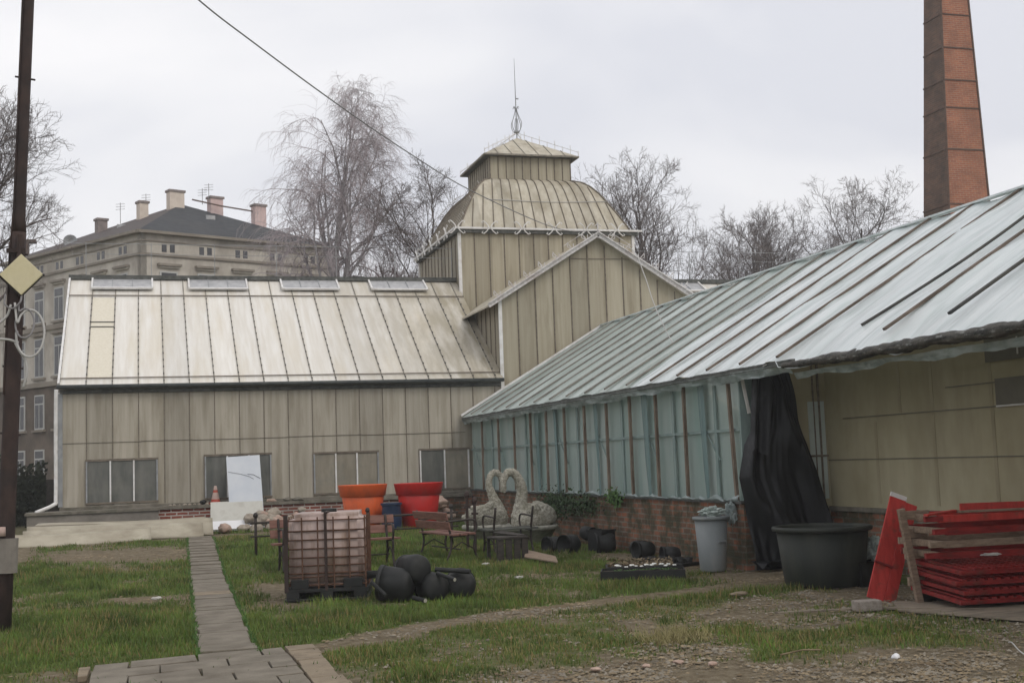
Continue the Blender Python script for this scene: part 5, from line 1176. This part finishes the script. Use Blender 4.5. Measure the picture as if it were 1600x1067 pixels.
swan('stone swan, left of the pair, head bowed to the right', (6.46, 23.9, .32), 0,
     ([(.22, 0, .20), (.20, 0, .42), (.13, 0, .64), (.065, 0, .84), (.08, 0, 1.02), (.18, 0, 1.12), (.29, 0, 1.06), (.335, 0, .93), (.325, -.01, .80), (.30, -.02, .72)], [.22, .15, .095, .072, .068, .066, .062, .062, .05, .02]),
     [((.02, 0, .26), (.34, .28, .24), (0, 0, 0)), ((.20, 0, .22), (.22, .24, .28), (0, 0, 0)), ((-.22, -.08, .30), (.24, .12, .18), (0, .3, 0)), ((-.34, 0, .20), (.20, .10, .10), (0, .5, 0)), ((-.10, -.2, .32), (.26, .08, .18), (0, .2, 0)), ((-.02, -.2, .46), (.14, .08, .08), (0, -.5, 0)), ((-.25, -.16, .42), (.15, .07, .06), (0, .4, 0))], 1)
swan('stone swan, right of the pair, wings folded, head bowed left', (7.10, 23.0, .30), 0,
     ([(-.22, 0, .28), (-.20, 0, .55), (-.17, 0, .78), (-.22, 0, .98), (-.32, 0, 1.12), (-.44, 0, 1.13), (-.53, 0, 1.0), (-.54, 0, .84), (-.52, -.02, .74)], [.19, .12, .105, .09, .08, .078, .07, .06, .02]),
     [((.02, 0, .24), (.40, .30, .26), (0, 0, 0)), ((-.20, 0, .20), (.20, .24, .24), (0, 0, 0)), ((.12, -.20, .30), (.30, .10, .20), (0, .25, 0)), ((.10, .18, .34), (.28, .10, .2), (0, .2, 0)), ((.36, 0, .22), (.16, .12, .12), (0, -.4, 0)), ((-.12, -.2, .22), (.14, .1, .14), (0, 0, 0)), ((.16, -.05, .46), (.16, .14, .07), (0, .5, 0)), ((-.02, -.24, .42), (.13, .07, .12), (0, -.6, 0)), ((.30, -.16, .40), (.17, .07, .08), (0, .7, 0)), ((.20, .1, .50), (.15, .07, .06), (0, .3, 0))], 2)
# trestle and board
T = thing('wooden_trestle', 'dark rotting wooden crate table in front of the right bowl', 'trestle', (5.74, 19.9, 0), R(8))
mb = MB(); mb.box((0, .08, .40), (.56, .5, .035)); mb.build('top', 'wood_dk', T, bevel=.005)
for x in (-.22, -.07, .08, .22):
    mb = MB(); mb.box((x, -.14, .19), (.11, .025, .38)); mb.build('front_board', 'wood_dk', T, bevel=.003)
for (x, y) in ((-.25, -.12), (-.25, .28), (.25, .28)):
    mb = MB(); mb.box((x, y, .19), (.05, .05, .38)); mb.build('leg', 'wood_dk', T)
slabobj('sloping_board', [(5.60, 20.35, .47), (5.78, 20.45, .49), (6.04, 19.95, .43), (5.88, 19.85, .43)], .02, 'wood_dk', 'dark board sloping down onto the rotting crate table', 'board')
slabobj('brown_board', [(5.86, 19.45, .09), (6.08, 18.4, .06), (6.34, 19.3, .08), (6.14, 20.3, .14)], .02, 'wood', 'pointed brown board lying on grass right of the crate table', 'board')
# black pots along the brick wall
G_ = 'black pots lying along the brick base'
for (x, y, z, r, ln, rot, lb, sq) in (
    (7.05, 21.2, .15, .15, .30, (R(90), 0, R(-70)), 'ribbed black pot, leftmost of the row along the brick base', 0),
    (7.30, 21.0, .16, .17, .34, (R(90), 0, R(-62)), 'black pot second from the left along the brick base', 0),
    (7.52, 21.3, .34, .13, .26, (R(100), 0, R(25)), 'black pot propped up on the others along the brick base', 0),
    (7.88, 20.6, .17, .19, .36, (R(92), 0, R(-100)), 'wide black pot at the right of the left group along the brick base', 0),
    (7.75, 19.5, .15, .14, .26, (R(96), 0, R(30)), 'black pot seen end on, left of the second group by the brick base', 0),
    (7.88, 18.9, .15, .14, .34, (R(90), 0, R(-80)), 'ribbed black pot in the second group by the brick base', 0),
    (7.95, 18.0, .12, .13, .3, (R(90), 0, R(-95)), 'black pot at the right end of the second group by the brick base', 0)):
    bpot('black_pot', lb, (x, y, z), r, ln, rot, G_)
T = thing('black_crate', 'black square crate among the pots by the brick base', 'crate', (7.68, 20.75, .03), R(25))
mb = MB(); mb.bx(-.16, .16, -.16, .16, 0, .02)
for s in (-1, 1): mb.bx(-.17, .17, s*.16-.01, s*.16+.01, 0, .36); mb.bx(s*.16-.01, s*.16+.01, -.149, .149, 0, .36)
mb.build('walls', 'blackpl', T); mb = MB()
for s in (-1, 1): mb.bx(-.18, .18, s*.175-.01, s*.175+.01, .33, .37)
mb.build('rim', 'blackpl', T)
# flower trays
T = thing('flower_tray', 'black tray of white flowering seedlings on the grass', 'plant tray', (6.50, 16.0, 0), R(-22))
mb = MB(); mb.bx(-.56, .56, -.24, .24, .005, .02)
for s in (-1, 1): mb.bx(-.57, .57, s*.24-.008, s*.24+.008, .005, .12); mb.bx(s*.56-.008, s*.56+.008, -.231, .231, .005, .12)
mb.build('tray', 'blackpl', T); mb = MB(); mb.bx(-.55, .55, -.23, .23, .02, .09); mb.build('soil', 'soil', T)
rg = random.Random(22); fproto = None
for i in range(13):
    u = -.36+.80*i/12+rg.uniform(-.02, .02); v = rg.uniform(-.17, .13)
    q = Matrix.Rotation(R(-22), 3, 'Z') @ Vector((u, v, 0)); loc = (6.50+q.x, 16.0+q.y, .10)
    if fproto is None:
        fproto = thing('white_flower', 'small white bloom growing in the black seedling tray', 'flower', loc, 0, 'white flowers in the tray'); fproto.scale = (1.4, 1.4, 1.4)
        mb = MB()
        for k in range(7):
            a = k*.9; d = Vector((math.cos(a), math.sin(a), .35)); o_ = Vector((-math.sin(a), math.cos(a), 0))*.014; mb.add([(0, 0, 0), d*.03+o_, d*.055, d*.03-o_], [(0, 1, 2, 3)])
        mb.build('leaves', 'leaf', fproto); mb = MB()
        for k in range(6):
            a = k*1.05; c = Vector((.014*math.cos(a), .014*math.sin(a), .058+.004*(k % 2))); mb.lathe([(0, -.004), (.015, 0), (.010, .009), (0, .010)], c, 7)
        mb.build('petals', 'petal', fproto)
    else:
        c = copytree(fproto); c.location = loc; c.rotation_euler = (0, 0, rg.random()*6); s = rg.uniform(.85, 1.35); c.scale = (s, s, s)
rg = random.Random(31)
T = thing('seedling_tray', 'dark tray heaped with dead leaves behind the white flowers', 'plant tray', (6.95, 17.2, 0), R(-18))
mb = MB(); mb.bx(-.5, .5, -.3, .3, .005, .07); mb.build('tray', 'blackpl', T, bevel=.01); mb = MB()
for k in range(500):
    c = Vector((rg.uniform(-.48, .48), rg.uniform(-.28, .28), .08+.08*rg.random()**2)); s = rg.uniform(.012, .035); d = Vector((rg.gauss(0, 1), rg.gauss(0, 1), 1.2)).normalized(); o_ = d.orthogonal().normalized()*s; q = d.cross(o_); mb.add([c-o_, c+q*.6, c+o_, c-q*.6], [(0, 1, 2, 3)])
mb.build('dead_plants', 'litter', T)['kind'] = 'stuff'
T = thing('seedling_tray', 'flat black tray of small pots against the brick base, left of the grey bin', 'plant tray', (7.55, 17.6, 0), R(-60))
mb = MB(); mb.bx(-.45, .45, -.22, .22, .005, .05); mb.build('tray', 'blackpl', T, bevel=.01)
for i in range(5):
    for j in range(2): mb = MB(); mb.lathe([(.05, .05), (.065, .12), (.055, .12), (.05, .1), (0, .1)], (-.34+.17*i, -.09+.18*j, 0), 12); mb.build('small_pot', 'blackpl', T, smooth=True)
# weeds on brick base
def weed(label, loc, n, sx, sz, mt, seed):
    rg = random.Random(seed); mb = MB()
    for k in range(n):
        c = Vector((-abs(rg.gauss(0, .05)), rg.gauss(0, sx), rg.gauss(0, sz))); s = rg.uniform(.015, .04); d = Vector((-1+rg.gauss(0, .6), rg.gauss(0, .6), rg.gauss(.5, .6))).normalized(); o_ = d.orthogonal().normalized()*s; q = d.cross(o_); mb.add([c-o_, c+q*.7, c+o_, c-q*.7], [(0, 1, 2, 3)])
    T = thing('ivy_plant', label, 'plant', loc); mb.build('foliage', mt, T)
    mb = MB(); mb.tube([(0, 0, -.3), (-.02, .1, 0), (0, -.1, .2)], .008, 4); mb.build('stem', 'litter', T)
weed('dark ivy hanging over the brick base just right of the swans', (8.06, 24.2, .75), 1500, .55, .13, 'leaf_dk', 1)
weed('fresh green weed growing from the sill of the foil greenhouse', (8.04, 20.9, .93), 420, .16, .07, 'leaf', 2)
weed('low green weed at the sill of the foil greenhouse, left of the bright one', (8.05, 22.6, .78), 700, .5, .10, 'leaf_dk', 3)
# grey bin
T = thing('grey_bin', 'grey tapered plastic dustbin against the brick base', 'bin', (7.70, 16.3, 0), R(15))
mb = MB(); mb.lathe([(0, 0), (.175, 0), (.185, .02), (.235, .74), (.222, .74), (.175, .05), (0, .05)], n=36, wob=.01); mb.build('body', 'binp', T, smooth=True)
mb = MB(); mb.lathe([(.235, .72), (.262, .725), (.265, .765), (.24, .77), (.23, .74)], n=36); mb.build('rim', 'binp', T, smooth=True)
mb = MB(); mb.beam((-.07, -.222, .42), (.07, -.222, .42), .03, .025); mb.build('handle', 'binp', T, bevel=.005)
mb = MB(); mb.beam((.24, -.06, .72), (.24, .06, .72), .05, .04); mb.build('handle', 'binp', T, bevel=.005)
def crumple(name, label, loc, s, mt, seed, cat):
    bm = bmesh.new(); bmesh.ops.create_icosphere(bm, subdivisions=4, radius=1)
    for v in bm.verts:
        n = mnoise.fractal(v.co*1.8+Vector((seed*5., 0, 0)), .7, 2.2, 5); v.co = Vector((v.co.x*s[0], v.co.y*s[1], v.co.z*s[2]))*(1+.55*n)
    me = bpy.data.meshes.new(name); bm.to_mesh(me); bm.free(); me.materials.append(M[mt]); o = bpy.data.objects.new(name, me); col.objects.link(o); o.location = loc; tag(o, label, cat); return o
crumple('crumpled_foil', 'crumpled grey foil lying on top of the grey bin', (7.72, 16.3, .83), (.17, .14, .07), 'foil_far', 3, 'foil')
crumple('crumpled_foil', 'crumpled pale foil hanging at the corner of the brick base, right of the bin', (8.02, 16.3, .80), (.07, .07, .16), 'foil_skirt', 5, 'foil')
# black tarp
TP = thing('black_tarp', 'black shade cloth hung in folds over the greenhouse doorway', 'tarp', (8.7, 15.9, 0))
mb = MB()
def tp(u, v):
    z = 2.78*(1-v); wl = np.interp(z, [0, .6, 1.3, 1.75, 2.1, 2.5, 2.8], [-.60, -.62, -.70, -.62, -.42, -.32, -.40]); wr = np.interp(z, [0, .6, 1.3, 1.75, 2.1, 2.5, 2.8], [.62, .60, .47, .37, .26, .20, .15])
    x = wl+(wr-wl)*u; f = .115*(.35+.65*v)
    y = f*math.sin(u*13+2.6*math.sin(v*3.2+u*2)+3*mnoise.noise(Vector((u*2, v*2, 4))))+.03*mnoise.noise(Vector((u*14, v*5, 1)))-.12*math.sin(PI*u)*v-.10*v+.05*mnoise.noise(Vector((u*4, v*5, 0)))
    return Vector((x+.02*math.sin(v*9), y, max(.02, z)))
mb.grid(tp, 110, 60); mb.build('cloth', 'tarp', TP, smooth=True)
mb = MB()
def tq(u, v):
    z = 2.75-1.1*v; x = -.50+.28*u-.12*v; return Vector((x, -.12-.05*math.sin(u*8)-.04*v, z+.05*math.sin(u*5)))
mb.grid(lambda u, v: Vector((-.5+.5*u*(1-v*.4)+.0, -.16-.04*math.sin(u*12), 1.75+.55*(1-v)-.3*abs(u-.1)))if False else tq(u, v), 20, 20)
mb.build('loose_flap', 'tarp', TP, smooth=True)
mb = MB()
mb.grid(lambda u, v: Vector((-.62+.75*u, -.35+.35*v+.04*math.sin(u*7), .05+.10*abs(math.sin(u*6+v*2)))), 24, 10); mb.build('bottom_heap', 'tarp', TP, smooth=True)
# big tub
T = thing('black_tub', 'big round black plastic tub in front of the hanging shade cloth', 'tub', (7.98, 13.75, 0))
mb = MB(); mb.lathe([(0, .01), (.46, .01), (.48, .03), (.555, .68), (.545, .68), (.47, .06), (0, .05)], n=56, wob=.006); mb.build('body', 'tub', T, smooth=True)
mb = MB(); mb.lathe([(.553, .66), (.60, .67), (.61, .70), (.60, .72), (.565, .725), (.545, .71), (.545, .68)], n=56, wob=.006); mb.build('rim', 'tub', T, smooth=True)
mb = MB(); mb.lathe([(0, .5), (.3, .52), (.52, .50)], n=32); mb.build('compost', 'litter', T)
T = thing('black_crate', 'low black crate between the big tub and the red board', 'crate', (8.45, 13.5, 0), R(8))
mb = MB(); mb.bx(-.28, .28, -.2, .2, 0, .02)
for s in (-1, 1): mb.bx(-.29, .29, s*.2-.01, s*.2+.01, 0, .28); mb.bx(s*.28-.01, s*.28+.01, -.189, .189, 0, .28)
mb.build('walls', 'blackpl', T); mb = MB(); mb.bx(-.27, .27, -.19, .19, .23, .26); mb.build('soil', 'soil', T)
crumple('foil_bag', 'crumpled grey bag on the low black crate beside the big tub', (8.62, 13.6, .42), (.12, .12, .15), 'foil_far', 9, 'bag')
# red boards and frames
T = thing('red_board', 'tall red painted board with a white top, leaning beside the frame stack', 'board', (7.55, 12.0, 0), R(-6))
mx_ = Matrix.Rotation(R(-9), 3, 'X') @ Matrix.Rotation(R(22), 3, 'Y')
mb = MB(); mb.box(mx_ @ Vector((.0, 0, .60)), (.19, .022, 1.16), mx=mx_); mb.build('plank', 'redpaint', T, bevel=.004)
mb = MB(); mb.box(mx_ @ Vector((.165, -.002, .60)), (.135, .022, 1.14), mx=mx_); mb.build('plank', 'redpaint', T, bevel=.004)
mb = MB(); mb.box(mx_ @ Vector((.0, 0, 1.205)), (.19, .023, .05), mx=mx_); mb.build('white_tip', 'lpaper', T)
mb = MB(); mb.box(mx_ @ Vector((.0, -.025, .42)), (.22, .02, .02), mx=mx_); mb.build('batten', 'redold', T)
def sframe(label, x, y, z, L_, D__, h, rz, red_m, slats, ends, grp='red wooden frames stacked by the olive wall', tilt=0):
    T = thing('slatted_frame', label, 'frame', (x, y, z), 0, grp, (R(tilt), 0, rz))
    for s in (-1, 1):
        mb = MB(); mb.box((0, s*(D__/2-.02), h/2), (L_, .035, h)); mb.build('side_rail', red_m, T, bevel=.003)
        mb = MB(); mb.box((s*(L_/2-.03)-.0, 0, h/2), (.05, D__-.08, h*.9)); mb.build('end_rail', 'wood' if ends else red_m, T, bevel=.003)
    if slats:
        n = int(L_/.10)
        for k in range(n):
            mb = MB(); mb.box((-L_/2+.09+(L_-.18)*k/(n-1), 0, h+.010), (.055, D__-.01, .018)); mb.build('slat', red_m, T)
    if ends:
        mb = MB(); mb.box((-L_/2-.05, -D__/2+.02, h*.55), (.20, .045, h*.8)); mb.build('lug', 'wood' if red_m == 'wood' else 'redold', T, bevel=.003)
specs = [('lowest', 0.10, 'redold', 1, 0, 0), ('second lowest', .19, 'redold', 1, 0, 2), ('third from the bottom', .285, 'redold', 1, 0, -1), ('fourth from the bottom', .39, 'redold', 1, 0, 1.5),
         ('fifth from the bottom', .50, 'redold', 0, 1, -3), ('third from the top', .615, 'wood', 0, 1, 2), ('second from the top', .745, 'redold', 0, 1, 4), ('topmost', .87, 'redpaint', 0, 1, -2)]
for i, (nm, z, mt, sl2, en, a) in enumerate(specs):
    wd = 'bare wooden' if mt == 'wood' else ('bright red' if mt == 'redpaint' else 'dull red')
    sframe(f'{wd} {"slatted" if sl2 else "open"} frame, {nm} in the stack by the olive wall', 8.62+.02*math.sin(i*2.1)-(.1 if sl2 else 0), 11.35+(-.18 if sl2 else .0), z, 1.72 if not sl2 else 1.5, .85 if not sl2 else .95, .07 if not sl2 else .045, R(-4+a), mt, sl2, en, tilt=(4 if i < 4 else 0))
slabobj('red_plank', [(8.45, 11.65, .94), (9.42, 11.35, .94), (9.42, 11.35, 1.02), (8.45, 11.65, 1.02)], .03, 'redpaint', 'bright red plank on edge on top of the stacked frames', 'plank')
slabobj('bare_plank', [(8.15, 11.3, .965), (9.45, 11.1, .965), (9.45, 11.02, .965), (8.15, 11.22, .965)], .02, 'wood', 'bare brown plank lying across the topmost frame', 'plank')
slabobj('red_plank', [(7.55, 11.0, .965), (8.15, 11.35, .975), (8.15, 11.28, .975), (7.55, 10.93, .965)], .02, 'redpaint', 'short red plank jutting left from the top of the frames', 'plank')
T = thing('wooden_post', 'pale weathered post with cross lugs at the left end of the frame stack', 'post', (7.72, 11.5, 0))
mb = MB(); mb.beam((.06, 0, 0), (-.10, 0, 1.0), .075, .05, (0, 1, 0)); mb.build('upright', 'wood', T, bevel=.003)
for z, l in ((.93, .34), (.74, .28), (.52, .30), (.24, .30)):
    mb = MB(); mb.box((-.09+.06*(1-z)+l/2, .03, z), (l, .04, .09)); mb.build('crosspiece', 'wood', T, bevel=.003)
T = thing('skid_base', 'dark bearers under the stack of red frames', 'bearer', (8.62, 11.35, 0))
for y in (-.35, .35): mb = MB(); mb.box((0, y, .05), (1.4, .1, .1)); mb.build('bearer', 'wood_dk', T)
crumple('foil_scrap', 'white foil scrap on the red slats, left one', (8.25, 10.92, .53), (.10, .05, .012), 'lpaper', 11, 'scrap')
crumple('foil_scrap', 'white foil scrap on the red slats, right one', (8.80, 10.90, .53), (.10, .05, .012), 'lpaper', 12, 'scrap')
# ground boards and block
slabobj('plywood_sheet', [(7.62, 11.75, .01), (9.2, 10.0, .02), (7.9, 9.55, .01), (7.25, 11.1, .005)][::-1], .014, 'wood_ply', 'faded plywood sheet on the ground before the red frames', 'board')
slabobj('long_plank', [(6.2, 11.72, .012), (7.15, 11.55, .012), (7.13, 11.46, .012), (6.2, 11.63, .012)], .02, 'wood_ply', 'thin grey plank on the ground left of the concrete block', 'plank')
slabobj('long_plank', [(7.2, 11.40, .03), (9.4, 9.75, .03), (9.33, 9.66, .03), (7.15, 11.32, .03)], .02, 'wood_ply', 'long grey plank lying on the plywood sheet', 'plank')
mb = MB(); mb.box((0, 0, .055), (.27, .16, .11)); o = tag(mb.build('concrete_block', 'block', bevel=.014), 'rough concrete block on the ground in front of the red board', 'block'); o.location = (7.05, 11.35, 0); o.rotation_euler = (0, 0, R(-8))
stone((6.55, 13.2, .04), .10, 'slab_y', 'flat tan broken slab on the grass in front of the tub', None, 51, sq=(1.3, .7, .2), name='broken_slab')
stone((5.62, 8.68, .02), .035, 'foam', 'single round white pebble in the foreground gravel', None, 52, name='white_pebble')
for i, (x, y) in enumerate(((3.35, 9.3), (3.75, 9.25), (4.05, 9.3), (4.25, 9.1))):
    stone((x, y, .015), .035, 'stone2', 'pale stone in the foreground gravel below the dirt track', 'pale foreground stones', 53+i, sq=(1.2, .9, .5), name='pale_stone')
mb = MB(); mb.tube(cr_path([(6.80, 8.85, .02), (6.68, 8.65, .05), (6.55, 8.4, .03), (6.42, 8.1, .015)], 5), .006, 5); tag(mb.build('bent_twig', 'rope', smooth=True), 'pale bent stick on the ground at the lower right edge', 'stick')
mb = MB(); mb.tube([(4.9, 9.2, .02), (5.15, 9.3, .025), (5.3, 9.27, .02)], .008, 5); tag(mb.build('dry_stick', 'litter', smooth=True), 'dry straw coloured stick in the foreground gravel', 'stick')
for i, (x, y, lb) in enumerate(((.12, 17.2, 'pale paper scrap on the brown patch left of the slab path'), (1.72, 15.9, 'pale scrap on the grass beside the left foot of the tank pallet'), (5.2, 19.4, 'small white scrap on the grass in front of the sideways bench'), (5.0, 16.9, 'pale scrap on the bare patch right of the black pot heap'))):
    crumple('paper_scrap', lb, (x, y, gz(x, y)+.03), (.06, .03, .018), 'lpaper', 20+i, 'scrap')
# dry tuft
rg = random.Random(5); mb = MB()
for k in range(420):
    a = rg.random()*2*PI; r = .28*rg.random()**.6; x = 4.55+r*math.cos(a)*1.3; y = 10.5+r*math.sin(a); h = rg.uniform(.06, .16); w0 = .004; dx, dy = rg.gauss(0, .07), rg.gauss(0, .07)
    mb.add([(x-w0, y, 0), (x+w0, y, 0), (x+dx, y+dy, h)], [(0, 1, 2)])
m, t, P = newmat('straw'); P.inputs['Base Color'].default_value = (.25, .22, .10, 1); P.inputs['Roughness'].default_value = .9; M['straw'] = m
tag(mb.build('straw_tuft', 'straw'), 'straw coloured grass tuft in the gravel below the dirt track', 'grass tuft')

# ------------------------------------------------------------ added haze volume, veils and lightens the whole scene
def haze(dens):
    m = bpy.data.materials.new('haze veil'); m.use_nodes = True; t = m.node_tree; t.nodes.clear()
    o_ = t.nodes.new('ShaderNodeOutputMaterial'); v_ = t.nodes.new('ShaderNodeVolumePrincipled')
    v_.inputs['Color'].default_value = (.93, .94, .96, 1); v_.inputs['Density'].default_value = dens; v_.inputs['Anisotropy'].default_value = .1
    t.links.new(v_.outputs[0], o_.inputs['Volume']); M['haze'] = m
    mb = MB(); mb.bx(-720, 720, -210, 1120, -1.2, 30); h = mb.build('haze', 'haze'); h['kind'] = 'stuff'; h['label'] = 'thin haze added over the whole yard to veil and lighten it'; h['category'] = 'haze'
haze(.0013)
for o in bpy.data.objects:
    if '_base' in o: del o['_base']
